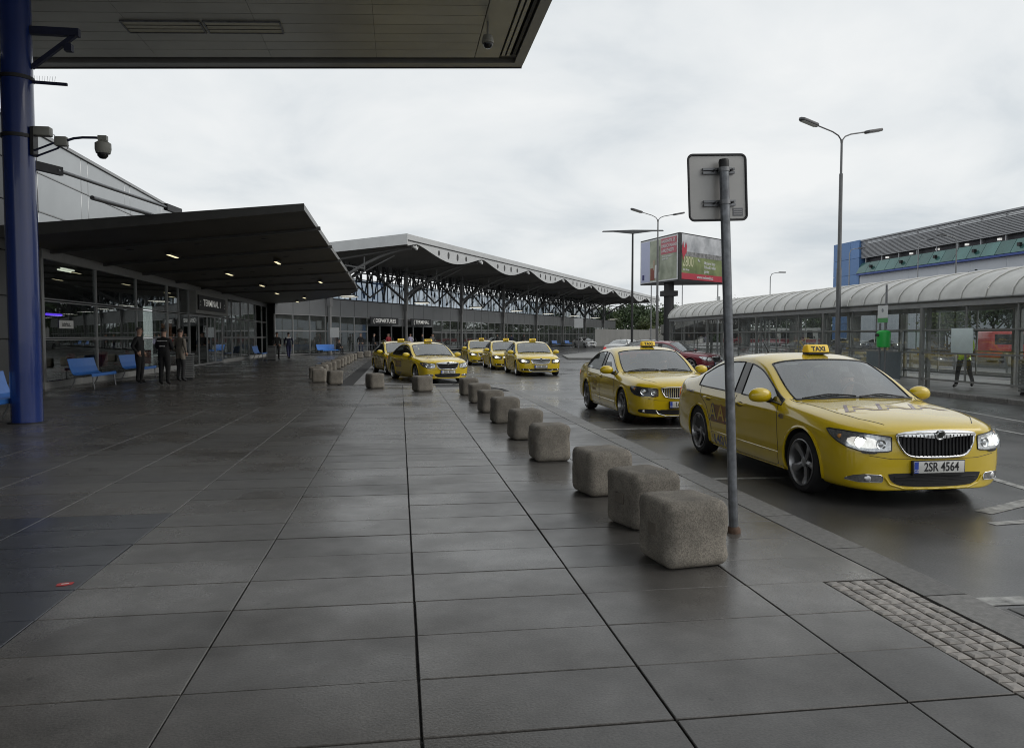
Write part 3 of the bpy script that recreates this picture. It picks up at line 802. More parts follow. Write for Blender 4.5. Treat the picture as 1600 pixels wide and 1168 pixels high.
# ceiling sheet: shallow vault between the nodes
def eave_low(s):
    ph = ((s - NODE[0]) / BAY) % 1.0
    return ZE - .62 - .95 * (math.sin(math.pi * ph) ** 1.3 if 0 <= ph <= 1 else 0)
vs = []; fs = []; NS = 132
for i in range(NS + 1):
    s = S0 + (S1 - S0) * i / NS
    dip = (ZE - .62 - eave_low(s)) * .8
    for j in range(5):
        f = j / 4
        vs.append((s, DE + .12 + (DF + 3.5 - DE) * f, ZE - .55 - dip * (1 - f) - .75 * f))
for i in range(NS):
    for j in range(4): fs.append((i * 5 + j, i * 5 + j + 1, (i + 1) * 5 + j + 1, (i + 1) * 5 + j))
fpart(MB().add(vs, fs), 'roof_ceiling', mat('far_ceiling', (.19, .185, .175), .6, vary=.2, scale=.4), smooth=True)
m = MB(); m.prism([(DE, ZE - .42), (DE, ZE), (DE + .1, ZE + .04), (DF + 6.5, ZE - .75), (DF + 6.5, ZE - 1.05), (DE + .1, ZE - .45)], S0, S1, 'x')
fpart(m, 'roof_edge', M_EAVE)
fpart(MB().box(S0 - .02, S1, DE - .03, DE + .02, ZE - .48, ZE - .425), 'eave_groove', M_EAVED)
# scalloped fascia with its slots cut through
sc_ = MB(); NSEG = 260
top = [(S0 + (S1 - S0) * i / NSEG) for i in range(NSEG + 1)]
vs = [(s, DE + .04, ZE - .50) for s in top] + [(s, DE + .04, eave_low(s)) for s in top] + [(s, DE + .12, ZE - .50) for s in top] + [(s, DE + .12, eave_low(s)) for s in top]
n1 = NSEG + 1
fs = []
for i in range(NSEG):
    fs += [(i, i + 1, n1 + i + 1, n1 + i), (2 * n1 + i, 3 * n1 + i, 3 * n1 + i + 1, 2 * n1 + i + 1), (n1 + i, n1 + i + 1, 3 * n1 + i + 1, 3 * n1 + i)]
fpart(sc_.add(vs, fs), 'scalloped_fascia', M_EAVE)
for s in NODE[:-1]:
    for q in (-.21, -.07, .07, .21):
        c = s + BAY * (.5 + q); h = .34 - abs(q) * .55; zc = ZE - .92 - (.06 - abs(q) * .25)
        fpart(MB().prism([(c + .17 * math.cos(a * math.pi / 5), zc + h * math.sin(a * math.pi / 5)) for a in range(10)], DE + .015, DE + .045, 'y'), 'fascia_slot', M_EAVED)
# gable end board
m = MB(); m.prism([(DE, ZE - .80), (DE, ZE + .02), (DF + 6.5, ZE - .74), (DF + 6.5, ZE - 1.55)], S0 - .12, S0 - .02, 'x')
fpart(m, 'gable_board', M_EAVE)
ORD = ['first', 'second', 'third', 'fourth', 'fifth', 'sixth', 'seventh', 'eighth', 'ninth', 'tenth', 'eleventh', 'twelfth', 'thirteenth']
# lamps hung from the arm feet
for i, s in enumerate([49.0] + NODE):
    if s > 150: continue
    for k_ in (-1, 1):
        c = MT @ Vector((s + k_ * .85, DF - 2.0 + k_ * .4, 4.75))
        t = empty('truss_lamp', c, rz=-TH + R(90), label='%s lit lamp of the %s pair under the far terminal eave' % ('left' if k_ < 0 else 'right', ORD[i]), cat='light', group='lit lamps under the far terminal eave')
        MB().box(-.18, .18, -.75, .75, .0, .10).build('lamp_case', M_EAVED, t)
        MB().box(-.14, .14, -.70, .70, -.015, -.003).build('lamp_tube', M_TUBE, t)
# signs over the far doors
for (s, w, txt, lb) in ((62.4, 5.0, '( DEPARTURES', 'black sign with departures lettering over the far terminal doors'), (69.6, 4.3, '( TERMINAL', 'black sign with terminal lettering right of the departures sign')):
    c = MT @ Vector((s, DF - .5, 2.92))
    t = empty('door_sign', c, rz=R(90) - TH, label=lb, cat='sign', group='black terminal signs')
    MB().box(-w / 2, w / 2, -.05, .05, -.33, .33).build('sign_box', M_DARKM, t)
    text_obj('sign_lettering', txt, .50, M_SIGNW, t, basis((0, -.053, 0), (1, 0, 0), (0, 0, 1)), .002, .006, 1.25)
# grey boundary wall right of the terminal
bw = empty('boundary_wall', MT @ Vector((124, 33.5, 0)), rz=R(90) - TH - R(8), label='long pale grey panelled wall beyond the far terminal front', cat='wall')
for i in range(22):
    MB().box(i * 3.0, i * 3.0 + 2.97, -.06, .06, ROAD_Z, 2.75 + (i > 8) * .25).build('wall_panel', mat('wall_panel_grey', (.24, .24, .23), .6, vary=.1, scale=.6, per_object=.07), bw)

# ------------------------------------------------------------------ shelter on the island
M_SHFR = mat('shelter_frame', (.20, .205, .20), .45, .5, vary=.12, scale=5)
M_VAULT = mat('vault_sheet', (.44, .44, .42), .42, .25, vary=.22, scale=1.3, per_object=.06)
M_SGLASS = glass_mat('shelter_glass', (.95, .965, .96), .01, 1.40, haze=.06)
sh = empty('bus_shelter', (15.0, 28, 0), label='long glazed bus shelter with grey barrel vault roof on the island', cat='shelter')
def shp(mb, name, m, **kw):
    o = mb.build(name, m, sh, **kw); o.location = (-15.0, -28, 0); return o
XF, XB, YN, YF = 15.0, 18.2, 10.2, 41.4
ZEV = 2.32
def vault(t): # t 0..1 from front eave to back eave
    a = math.pi * (1 - t); return (16.6 + 1.72 * math.cos(a), 2.50 + .84 * math.sin(a))
RIB = .873; nr = int((YF - YN) / RIB)
arc = [vault(i / 14) for i in range(15)]
for i in range(nr):
    y0 = YF - (i + 1) * RIB; y1 = YF - i * RIB
    m = MB(); vs = [(x, y, z) for y in (y0 + .012, y1 - .012) for x, z in arc]
    m.add(vs, [(k, k + 1, 16 + k, 15 + k) for k in range(14)])
    shp(m, 'vault_sheet', M_VAULT, smooth=True)
for i in range(nr + 1):
    y = YF - i * RIB
    shp(MB().tube([(16.6 + (x - 16.6) * 1.008, y, 2.50 + (z - 2.50) * 1.012 + .01) for x, z in arc], .021, 6), 'vault_rib', mat('rib_pale', (.55, .55, .53), .45, .3, vary=.1), smooth=True)
for x in (XF, XB):
    sg = -1 if x == XF else 1
    shp(MB().box(x - .06 if sg < 0 else x - .1, x + .1 if sg < 0 else x + .06, YN, YF, ZEV, 2.515), 'eave_beam', mat('eave_beam', (.27, .275, .28), .4, .5, vary=.1))
    shp(MB().tube([(x + sg * .10, YN, 2.50), (x + sg * .10, YF, 2.50)], .035, 8), 'gutter', M_SHFR, smooth=True)
    posts = []
    y = YF - .08
    while y > YN: posts.append(y); y -= 5.24
    for y in posts:
        for dx in (0, .2): shp(MB().box(x - .05 - sg * dx, x + .05 - sg * dx, y - .05, y + .05, 0, ZEV), 'post', M_SHFR)
    for z, h in ((.28, .025), (1.03, .025), (1.68, .022)):
        shp(MB().box(x - .025, x + .025, YN, YF, z - h, z + h), 'rail', M_SHFR)
    for a in range(len(posts)):
        yb = posts[a]; ya = yb - 5.24
        for q in range(3):
            p0 = ya + q * 5.24 / 3; p1 = p0 + 5.24 / 3
            if q: shp(MB().box(x - .02, x + .02, p0 - .02, p0 + .02, .26, ZEV), 'mullion', M_SHFR)
            for z0, z1 in ((.31, 1.0), (1.06, 1.655), (1.705, ZEV)):
                if p1 < YN: continue
                if x == XB and (a * 3 + q) % 4 == 2 and z0 < 1: continue
                shp(MB().box(x - .004, x + .004, max(YN, p0 + .024), p1 - .024, z0, z1), 'pane', M_SGLASS)
# end wall of the vault at the far end
shp(MB().prism([(x, z) for x, z in arc], YF - .03, YF - .01, 'y'), 'end_panel', M_VAULT)
for x in (15.8, 16.6, 17.4): shp(MB().box(x - .02, x + .02, YF - .04, YF, .0, 2.56), 'mullion', M_SHFR)
for y in (20.0, 26.5, 33.0):
    t = empty('shelter_lamp', (16.6, y, 2.9), label='lit tube lamp inside the shelter vault', cat='light', group='lamps in the shelter')
    MB().box(-.06, .06, -.5, .5, 0, .05).build('lamp_case', M_SHFR, t); MB().tube([(0, -.48, -.02), (0, .48, -.02)], .018, 6).build('lamp_tube', M_TUBE, t)
# notices and panel on the shelter
t = empty('shelter_notice', (14.965, 18.72, 1.42), label='large pale blank panel fixed on the shelter glass in front of the walking person', cat='notice')
MB().box(-.012, .012, -.40, .40, -.37, .30).build('panel', mat('pale_panel', (.50, .58, .58), .35, vary=.06), t, bevel=.006)
t = empty('shelter_notice', (17.4, 24.6, 2.0), label='small white notice hanging inside the shelter', cat='notice')
MB().box(-.01, .01, -.14, .14, -.26, .26).build('panel', M_WSIGN, t)
t = empty('lower_panel', (14.955, 22.1, .62), label='dark blue grey solid panel low in the shelter front beside the bin post', cat='panel')
MB().box(-.01, .01, -.85, .85, -.42, .40).build('sheet', mat('slate_panel', (.10, .125, .14), .45, vary=.1), t)

# stop post with green bin
t = empty('stop_post', (14.62, 21.5, 0), label='bus stop post carrying a white and green stop sign', cat='sign')
MB().cyl((0, 0, 0), (0, 0, 3.06), .032, n=12).build('post', M_GALV, t, True)
MB().cyl((0, .28, 0), (0, .28, 1.9), .03, n=12).build('second_post', M_GALV, t, True)
sp_ = MB().box(-.05, -.035, -.14, .34, 2.06, 2.44).build('stop_plate', mat('stop_white', (.62, .63, .63), .4, vary=.05), t)
MB().box(-.052, -.036, -.14, .34, 1.92, 2.058).build('green_band', mat('stop_green', (.08, .32, .10), .4, vary=.06), t)
MB().prism([(.10 + .05 * math.cos(a * .524), 2.29 + .06 * math.sin(a * .524)) for a in range(12)], -.056, -.051, 'x').build('stop_symbol', mat('symbol_grey', (.25, .27, .29), .5), sp_)
t = empty('green_bin', (14.5, 21.42, 1.42), label='bright green litter bin hung on the bus stop post', cat='bin')
MB().lathe([(.15, -.25), (.19, -.24), (.20, .18), (.19, .22), (.12, .26), (0, .27)], 20).build('bin_body', mat('bin_green', (.015, .36, .055), .4, vary=.08), t, True)
MB().prism(ell(.02, .12, .09, .045, 16), -.215, -.17, 'x').build('opening', M_INK, t)
MB().prism([(.10 + .06 * math.cos(R(a)), -.03 + .09 * math.sin(R(a))) for a in range(-80, 90, 20)] + [(.10 + .035 * math.cos(R(a)), -.03 + .065 * math.sin(R(a))) for a in range(80, -90, -20)], -.212, -.195, 'x').build('emblem', M_WSIGN, t)

M_BINW = mat('bin_slat', (.17, .175, .175), .5, .2, vary=.12, scale=6)
def slat_bin(loc, rz, label):
    t = empty('slatted_bin', loc, rz, label=label, cat='bin', group='slatted litter bins')
    MB().box(-.21, .21, -.21, .21, .05, .86).build('liner', M_INK, t)
    MB().box(-.27, .27, -.27, .27, .86, .91).build('lid', M_BINW, t, bevel=.01); MB().box(-.22, .22, -.22, .22, .0, .05).build('base', M_DARKM, t)
    for sd in range(4):
        Mr = Matrix.Rotation(sd * math.pi / 2, 4, 'Z')
        for k in range(10): MB().box(-.245, .245, -.255, -.225, .08 + k * .077, .08 + k * .077 + .055, M=Mr).build('slat', M_BINW, t)
    return t
slat_bin((15.95, 17.35, 0), 0, 'grey slatted bin standing in the bus shelter at the frame edge')
slat_bin((-7.35, 28.0, 0), R(12), 'grey slatted bin beside the people outside the hall doors')
slat_bin((-7.95, 49.8, 0), R(4), 'grey slatted bin beside the two people farther along the hall')

# ------------------------------------------------------------------ bollards
def aggregate():
    m = mat('exposed_aggregate', (.215, .195, .165), .8, vary=.40, scale=3.0, per_object=.10)
    n, l = m.node_tree.nodes, m.node_tree.links; b = n['Principled BSDF']
    tc = n.new('ShaderNodeTexCoord')
    src = b.inputs['Base Color'].links[0].from_socket
    v = n.new('ShaderNodeTexVoronoi'); v.inputs['Scale'].default_value = 130
    l.new(tc.outputs['Object'], v.inputs['Vector'])
    hs = n.new('ShaderNodeSeparateColor'); l.new(v.outputs['Color'], hs.inputs[0])
    mr = n.new('ShaderNodeValToRGB')
    el = mr.color_ramp.elements
    for e_, p_, c_ in ((el[0], 0., .62), (el[1], .95, 1.9), (el.new(.55), .55, .92), (el.new(.86), .86, 1.1)):
        e_.position = p_; e_.color = (c_, c_, c_, 1)
    l.new(hs.outputs[0], mr.inputs[0])
    mx = n.new('ShaderNodeVectorMath'); mx.operation = 'MULTIPLY'
    l.new(src, mx.inputs[0]); l.new(mr.outputs[0], mx.inputs[1]); l.new(mx.outputs[0], b.inputs['Base Color'])
    bp = n.new('ShaderNodeBump'); bp.inputs['Strength'].default_value = .35; bp.inputs['Distance'].default_value = .004
    l.new(v.outputs['Distance'], bp.inputs['Height']); l.new(bp.outputs[0], b.inputs['Normal'])
    return m
M_AGG = aggregate()
def bollard_mesh(seed, seg):
    rr = random.Random(seed)
    bm = bmesh.new()
    bmesh.ops.create_cube(bm, size=1)
    w, d, h = .455 + rr.uniform(-.02, .015), .45 + rr.uniform(-.02, .01), .44 + rr.uniform(-.012, .012)
    for v in bm.verts: v.co = Vector((v.co.x * w, v.co.y * d, (v.co.z + .5) * h))
    bmesh.ops.bevel(bm, geom=bm.edges[:], offset=.075, segments=seg, profile=.55, affect='EDGES')
    bmesh.ops.triangulate(bm, faces=[f for f in bm.faces if len(f.verts) > 4])
    bmesh.ops.subdivide_edges(bm, edges=[e for e in bm.edges if e.calc_length() > .12], cuts=5, use_grid_fill=True)
    bmesh.ops.triangulate(bm, faces=[f for f in bm.faces if len(f.verts) > 4])
    # knocked corners and slightly uneven faces
    chips = [(Vector((rr.choice((-1, 1)) * w / 2, rr.choice((-1, 1)) * d / 2, rr.uniform(.1, 1) * h)), rr.uniform(.04, .09)) for _ in range(5)]
    for v in bm.verts:
        for c, r_ in chips:
            q = (v.co - c).length
            if q < r_: v.co += (Vector((0, 0, h / 2)) - c).normalized() * (r_ - q) * .35
        v.co += Vector((rr.uniform(-1, 1), rr.uniform(-1, 1), rr.uniform(-.6, .6) if v.co.z > .01 else 0)) * .0022
    for v in bm.verts:
        v.co.x += .012 * math.sin(v.co.z * 9 + seed) * (v.co.z / h)
        v.co.y += .008 * math.sin(v.co.z * 7 + seed * 2)
    me = bpy.data.meshes.new('bollard'); bm.to_mesh(me); bm.free()
    me.materials.append(M_AGG)
    me.polygons.foreach_set('use_smooth', [True] * len(me.polygons)); me.set_sharp_from_angle(angle=R(50))
    return me
bmesh_v = [bollard_mesh(i, 5) for i in range(7)]
BOL = [(1.87, 4.88, 9), (1.92, 5.88, 17), (1.92, 7.15, 12), (1.80, 9.17, 3), (1.81, 11.1, 8), (1.80, 13.24, 5), (1.78, 15.15, 9), (1.78, 17.3, 4), (1.74, 19.57, 8),
       (.60, 21.1, 22), (-.72, 22.55, 25), (-2.02, 24.5, 18), (-2.62, 25.7, 4), (-2.90, 27.6, -3)] + [(-2.92 - .02 * (i % 3), 29.7 + 2.15 * i, rnd.uniform(-8, 8)) for i in range(10)] + [(-2.75, 54.5, 5), (-2.35, 57.0, -6)]
BLAB = {0: 'nearest concrete block bollard, right beside the foot of the sign pole', 1: 'concrete block bollard second from the sign pole along the kerb', 2: 'concrete block bollard third from the sign pole along the kerb',
        3: 'concrete block bollard fourth from the sign pole along the kerb', 4: 'concrete block bollard fifth from the sign pole along the kerb', 5: 'concrete block bollard sixth from the sign pole along the kerb',
        6: 'concrete block bollard seventh from the sign pole along the kerb', 7: 'concrete block bollard eighth from the sign pole along the kerb', 8: 'farthest concrete block bollard of the row along the kerb',
        9: 'concrete block bollard in front of the front wheel of the turning taxi', 10: 'concrete block bollard in front of the rear wheel of the turning taxi', 11: 'concrete block bollard at the near end of the row under the dark canopy'}
for i, (x, y, rz) in enumerate(BOL):
    if i in BLAB: lb = BLAB[i]
    elif i < len(BOL) - 2: lb = '%s concrete block bollard of the receding row under the dark canopy' % ORD[i - 11]
    else: lb = '%s of two concrete block bollards past the end of the receding row' % ('left one', 'right one')[i - len(BOL) + 2]
    t = empty('concrete_bollard', (x, y, 0), R(rz), label=lb, cat='bollard', group='concrete bollards along the kerb' if i < 9 else 'concrete bollards under the dark canopy')
    link('block', bmesh_v[i % 7], None, t)
    if i < 6:
        # lifting slot cast into the left face
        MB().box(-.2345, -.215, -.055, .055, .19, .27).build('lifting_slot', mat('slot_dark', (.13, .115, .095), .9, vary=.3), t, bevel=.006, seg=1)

# ------------------------------------------------------------------ sign seen from behind
t = empty('traffic_sign', (2.52, 5.51, 0), label='square traffic sign seen from its blank grey back on a pole', cat='sign')
t.rotation_euler = (0, R(-2.45), 0)
Mp = mat('sign_pole_steel', (.17, .18, .195), .42, .6, vary=.45, scale=13, rvary=.12)
MB().cyl((0, 0, 0), (0, 0, 2.80), .035, n=24).build('pole', Mp, t, True)
MB().lathe([(.037, 2.76), (.039, 2.80), (.034, 2.82), (0, 2.823)], 20).build('pole_cap', M_INK, t, True)
MB().lathe([(.052, 0), (.052, .03), (.038, .05)], 20).build('pole_sleeve', mat('rust', (.10, .06, .04), .8, vary=.4, scale=20), t, True)
def rounded(w, h, r, n=5):
    out = []
    for cx, cz, a0 in ((w - r, h - r, 0), (-w + r, h - r, 90), (-w + r, -h + r, 180), (w - r, -h + r, 270)):
        out += [(cx + r * math.cos(R(a0 + 90 * k / n)), cz + r * math.sin(R(a0 + 90 * k / n))) for k in range(n + 1)]
    return out
pc = -.025
pl = MB().prism([(a + pc, b + 2.625) for a, b in rounded(.222, .238, .035)], .068, .074, 'y').build('plate', mat('sign_back', (.40, .395, .385), .42, .35, vary=.07, scale=3), t)
m = MB(); rp = [(a + pc, .064, b + 2.625) for a, b in rounded(.228, .244, .038)]
m.tube(rp, .009, 6, closed=True); m.build('rim', mat('sign_rim', (.035, .035, .038), .5, .3, vary=.2), t, True)
for z in (2.745, 2.505):
    MB().box(-.145, .105, .042, .066, z - .022, z - .004).build('clamp_rail', M_GALV, t)
    MB().box(-.145, .105, .042, .066, z + .004, z + .022).build('clamp_rail', M_GALV, t)
    MB().lathe([(.037, z - .016), (.041, z - .016), (.041, z + .016), (.037, z + .016)], 20).build('clamp_ring', M_GALV, t, True)
    for x in (-.066, .066): MB().cyl((x, .05, z), (x, .0, z), .008, n=8).build('bolt', M_DARKM, t)
st = MB().box(.115 + pc - .0, .195 + pc, .0655, .0675, 2.41, 2.47).build('sticker', mat('sticker_grey', (.16, .165, .18), .5, vary=.2, scale=60), t)
for k in range(3): MB().box(.122 + pc, .188 + pc, .0645, .0653, 2.419 + k * .017, 2.426 + k * .017).build('sticker_line', mat('sticker_ink', (.35, .35, .36), .5), st)

# ------------------------------------------------------------------ blue benches
M_BBLUE = mat('bench_blue', (.045, .17, .52), .35, .1, vary=.07, scale=10)
def bench(loc, label, L=1.9, rz=0.):
    t = empty('blue_bench', loc, rz, label=label, cat='bench', group='blue metal benches')
    prof = [(-.36, .86), (-.30, .62), (-.24, .46), (-.19, .415), (-.10, .40), (.12, .425), (.25, .44), (.28, .43), (.285, .36)]
    for nm, pf, in (('backrest', prof[:4]), ('seat', prof[3:])):
        m = MB()
        for k in range(len(pf) - 1):
            a, b = pf[k], pf[k + 1]
            m.add([(a[0], -L/2, a[1]), (b[0], -L/2, b[1]), (b[0], L/2, b[1]), (a[0], L/2, a[1]), (a[0] - .008, -L/2, a[1] - .014), (b[0] - .008, -L/2, b[1] - .014), (b[0] - .008, L/2, b[1] - .014), (a[0] - .008, L/2, a[1] - .014)], [(0, 1, 2, 3), (7, 6, 5, 4), (0, 4, 5, 1), (3, 2, 6, 7), (0, 3, 7, 4), (1, 5, 6, 2)])
        m.build(nm, M_BBLUE, t, fix=False)
    for y in (-L / 2 + .12, L / 2 - .12):
        MB().tube([(.26, y, .40), (.27, y, .2), (.30, y, .0)], .018, 8).build('leg', M_GALV, t, True)
        MB().tube([(-.20, y, .40), (-.24, y, .2), (-.34, y, .0)], .018, 8).build('leg', M_GALV, t, True)
        MB().beam((-.22, y, .385), (.26, y, .40), .03, .03).build('bearer', M_GALV, t)
    return t
bench((-8.95, 24.25, 0), 'blue metal bench against the hall window, nearest to the blue column of the two')
bench((-9.1, 28.7, 0), 'blue metal bench against the hall window partly behind the man in the suit')
bench((-6.95, 14.55, 0), 'blue metal bench cut by the left frame edge beside the blue column', rz=0.0)
bench((-9.1, 52.5, 0), 'small far blue bench near the two people along the hall')
fb = MT @ Vector((52.2, 36.1, 0)); bench(fb, 'blue bench with a seated person by the far terminal corner', 2.4, rz=R(0) - TH)
for i in range(2):
    c = MT @ Vector((112 + i * 6.5, 36.3, 0)); bench(c, 'tiny far blue bench before the far terminal glass', 2.4, rz=-TH)['group'] = 'far blue benches'

# ------------------------------------------------------------------ lamp posts
M_LPOST = mat('lamp_post_steel', (.16, .162, .165), .5, .5, vary=.15, scale=4)
def double_lamp(loc, label, H=8.1, rz=R(14), reach=1.62):
    t = empty('street_lamp', loc, rz, label=label, cat='street lamp', group='double arm street lamps')
    MB().cyl((0, 0, ROAD_Z), (0, 0, H * .47), .085, .08, n=16).build('lower_pole', M_LPOST, t, True)
    MB().cyl((0, 0, H * .47), (0, 0, H * .86), .065, .06, n=16).build('middle_pole', M_LPOST, t, True)
    MB().cyl((0, 0, H * .86), (0, 0, H), .04, .038, n=12).build('upper_pole', M_LPOST, t, True)
    MB().box(-.09, .09, -.10, -.07, .6, 1.2).build('service_hatch', M_LPOST, t)
    for sg in (-1, 1):
        ar = MB().tube([(0, 0, H - .25), (sg * .04, 0, H), (sg * .15, 0, H + .12), (sg * .4, 0, H + .22), (sg * (reach - .55), 0, H + .36)], .024, 8).build('arm', M_LPOST, t, True)
        hd = MB(); Mh = Matrix.Translation((sg * (reach - .2), 0, H + .43)) @ Matrix.Rotation(-sg * R(12), 4, 'Y')
        hd.prism([(-.40, -.05), (-.30, -.12), (.30, -.12), (.38, -.06), (.38, .06), (.30, .12), (-.30, .12), (-.40, .05)], -.045, .045, M=Mh)
        h = hd.build('lamp_head', mat('lamp_head', (.10, .10, .105), .45, .3, vary=.1), t, bevel=.02)
        MB().box(-.30, .30, -.09, .09, -.056, -.046, M=Mh).build('lens', mat('lamp_lens', (.4, .4, .38), .25, vary=.1), h)
    return t
double_lamp((14.75, 24.3, 0), 'tallest double arm street lamp in front of the barrel vault shelter')
double_lamp((14.75, 42.9, 0), 'double arm street lamp in front of the billboard', 8.2)
t = empty('street_lamp', (15.6, 50.5, 0), R(-15), label='street lamp with one straight plank like head left of the billboard', cat='street lamp')
MB().cyl((0, 0, ROAD_Z), (0, 0, 8.55), .09, .06, n=14).build('pole', M_DARKM, t, True)
MB().prism([(-2.05, .06), (-1.3, .05), (0, -.1), (1.3, .05), (2.05, .06), (2.0, .12), (0, .16), (-2.0, .12)], -.10, .10, 'y', M=Matrix.Translation((0, 0, 8.5))).build('head', mat('lamp_head'), t)
M_LFAR = mat('lamp_far', (.24, .245, .25), .5, .3, vary=.1)
for i, (x, y, h, sg) in enumerate(((27.5, 82, 9.2, 1), (36, 95, 8.6, 1), (33.5, 78, 9.6, -1), (48, 95, 9.8, 1), (56, 90, 12.5, 1), (64, 88, 13.5, 1), (53.5, 68, 11.2, -1))):
    t = empty('far_lamp', (x, y, 0), 0, label=['thin far curved lamp just left of the billboard column', 'thin far curved lamp just right of the billboard column', 'thin far curved lamp behind the traffic sign pole', 'thin far lamp rising over the shelter, left of the tall one', 'thin far lamp before the blue corner building', 'thin far lamp before the louvred facade', 'thin far lamp before the white base of the big building'][i], cat='street lamp', group='thin far lamps')
    MB().tube([(0, 0, ROAD_Z), (0, 0, h - .6), (sg * .2, 0, h - .15), (sg * .7, 0, h), (sg * 1.5, 0, h + .05)], [.075, .06, .045, .04, .04], 8).build('pole', M_LFAR, t, True)
    MB().box(sg * 1.2, sg * 2.1, -.14, .14, h, h + .14).build('head', mat('lamp_head'), t) if sg > 0 else MB().box(-2.1, -1.2, -.14, .14, h, h + .14).build('head', mat('lamp_head'), t)

# ------------------------------------------------------------------ billboard
bb = empty('billboard', (22.55, 62.3, 0), label='three sided advertising billboard on a thick black column', cat='billboard')
A_, B_, C_ = Vector((22.46, 60, 0)), Vector((21.25, 66.4, 0)), Vector((28.4, 64.4, 0))
bo = Vector((22.55, 62.3, 0))
Z0, Z1 = 6.02, 9.92
M_BBK = mat('billboard_black', (.018, .018, .02), .45, vary=.15)
MB().prism([(p - bo).xy[:] for p in (A_, C_, B_)], Z0, Z1).build('box', M_BBK, bb)
MB().cyl((.1, .6, ROAD_Z), (.1, .6, Z0), .42, n=24).build('column', M_BBK, bb, True)
MB().box(-.5, .7, .05, 1.15, 4.9, 5.35).build('collar', M_BBK, bb)
def face(pa, pb):
    d = (pb - pa).normalized(); return d, d.cross(Vector((0, 0, 1)))
def fquad(pa, pb, u0, u1, v0, v1, off, name, m, par=bb):
    d = (pb - pa); L = d.length; dn = d.normalized(); nn = dn.cross(Vector((0, 0, 1)))
    if nn.y > 0: nn = -nn
    Hh = Z1 - Z0; o = pa - bo + nn * off
    pts = [o + dn * (L * u) + Vector((0, 0, Z0 + Hh * v)) for u, v in ((u0, v0), (u1, v0), (u1, v1), (u0, v1))]
    mm = MB(); mm.add(pts + [p - nn * .02 for p in pts], [(0, 1, 2, 3), (7, 6, 5, 4), (0, 4, 5, 1), (1, 5, 6, 2), (2, 6, 7, 3), (3, 7, 4, 0)])
    return mm.build(name, m, par)
def ftext(pa, pb, txt, size, u, v, m, off=.03, sx=1., align='LEFT', par=bb):
    d = (pb - pa); L = d.length; dn = d.normalized(); nn = dn.cross(Vector((0, 0, 1)))
    if nn.y > 0: nn = -nn
    c = pa - bo + nn * off + dn * (L * u) + Vector((0, 0, Z0 + (Z1 - Z0) * v))
    return text_obj('poster_lettering', txt, size, m, par, basis(c, dn, (0, 0, 1)), .003, .004, sx, align)
MW, MLil = mat('poster_white', (.66, .67, .68), .5, vary=.03), mat('poster_lilac', (.46, .49, .66), .5, vary=.04)
def photo_mat(name, c1, c2_, sc):
    m = mat(name, c1, .5, vary=.35, scale=sc, tint=c2_); return m
MGr = photo_mat('poster_green', (.22, .26, .18), (.36, .38, .30), .6)
MGr2 = photo_mat('poster_green_dark', (.10, .14, .05), (.20, .24, .10), .7)
MSky = photo_mat('poster_sky', (.33, .35, .38), (.55, .56, .58), .5)
MRed = mat('poster_red', (.42, .035, .06), .5, vary=.08); MPnk = mat('poster_rose', (.46, .12, .15), .5, vary=.08)
# left side: runs from the far left corner B to the near edge A
p = fquad(B_, A_, .015, .97, .03, .97, .03, 'poster', MW)
fquad(B_, A_, .03, .27, .05, .95, .045, 'poster_field', MLil, p); fquad(B_, A_, .27, .945, .06, .94, .045, 'poster_field', MGr, p)
fquad(B_, A_, .56, .945, .60, .94, .06, 'poster_field', MPnk, p)
fquad(B_, A_, .29, .40, .08, .34, .06, 'poster_field', mat('poster_brick', (.22, .06, .04), .5, vary=.2), p)
mm = MB()
fig = fquad(B_, A_, .40, .47, .12, .40, .062, 'poster_figure', MW, p); fquad(B_, A_, .36, .41, .30, .52, .064, 'poster_figure', mat('poster_skin', (.35, .28, .2), .5, vary=.3), p); fquad(B_, A_, .46, .52, .24, .80, .06, 'poster_figure', mat('poster_shade', (.08, .10, .06), .5, vary=.4, scale=2), p)
for k, tx in enumerate(('NABIDNETE SE', 'DALSICH PLANU', 'A MOZNOSTI')): ftext(B_, A_, tx, .36, .58, .87 - k * .10, MW, .075, .9, par=p)
for k, tx in enumerate(('Vice informaci naleznete', 'na nasem webu')): ftext(B_, A_, tx, .17, .60, .55 - k * .05, MW, .075, .9, par=p)
fquad(B_, A_, .07, .12, .10, .22, .06, 'poster_logo', mat('logo_navy', (.03, .03, .14), .5), p)
# right side: from A to the right corner C
p = fquad(A_, C_, .04, .985, .04, .975, .03, 'poster', MSky)
fquad(A_, C_, .04, .985, .17, .52, .045, 'poster_field', MGr2, p); fquad(A_, C_, .04, .985, .04, .17, .046, 'poster_field', MRed, p)
fquad(A_, C_, .04, .985, .52, .62, .044, 'poster_field', mat('poster_roofs', (.20, .20, .20), .5, vary=.7, scale=4), p)
ftext(A_, C_, '2800', 1.15, .05, .40, mat('poster_cream', (.55, .55, .36), .5, vary=.04), .06, .72, par=p); ftext(A_, C_, 'Kc', .35, .36, .46, MW, .06, par=p); ftext(A_, C_, 'bez dane', .26, .06, .24, MW, .06, par=p)
for k, tx in enumerate(('Moderni byty', 'Pohodli, zelen', 'parky')): ftext(A_, C_, tx, .36, .50, .42 - k * .09, MW, .06, .9, par=p)
ftext(A_, C_, 'www.vechovsk.cz', .38, .52, .105, MW, .065, .95, 'CENTER', par=p)
d = (C_ - A_).normalized(); nn = d.cross(Vector((0, 0, 1))); nn = -nn if nn.y > 0 else nn
mm = MB(); base_ = A_ - bo + nn * .06
bird = [(.45, 7.7), (.62, 8.05), (.95, 8.35), (1.0, 8.85), (.86, 9.2), (.70, 8.75), (.55, 8.72), (.46, 9.25), (.30, 8.8), (.26, 8.4), (.36, 8.1)]
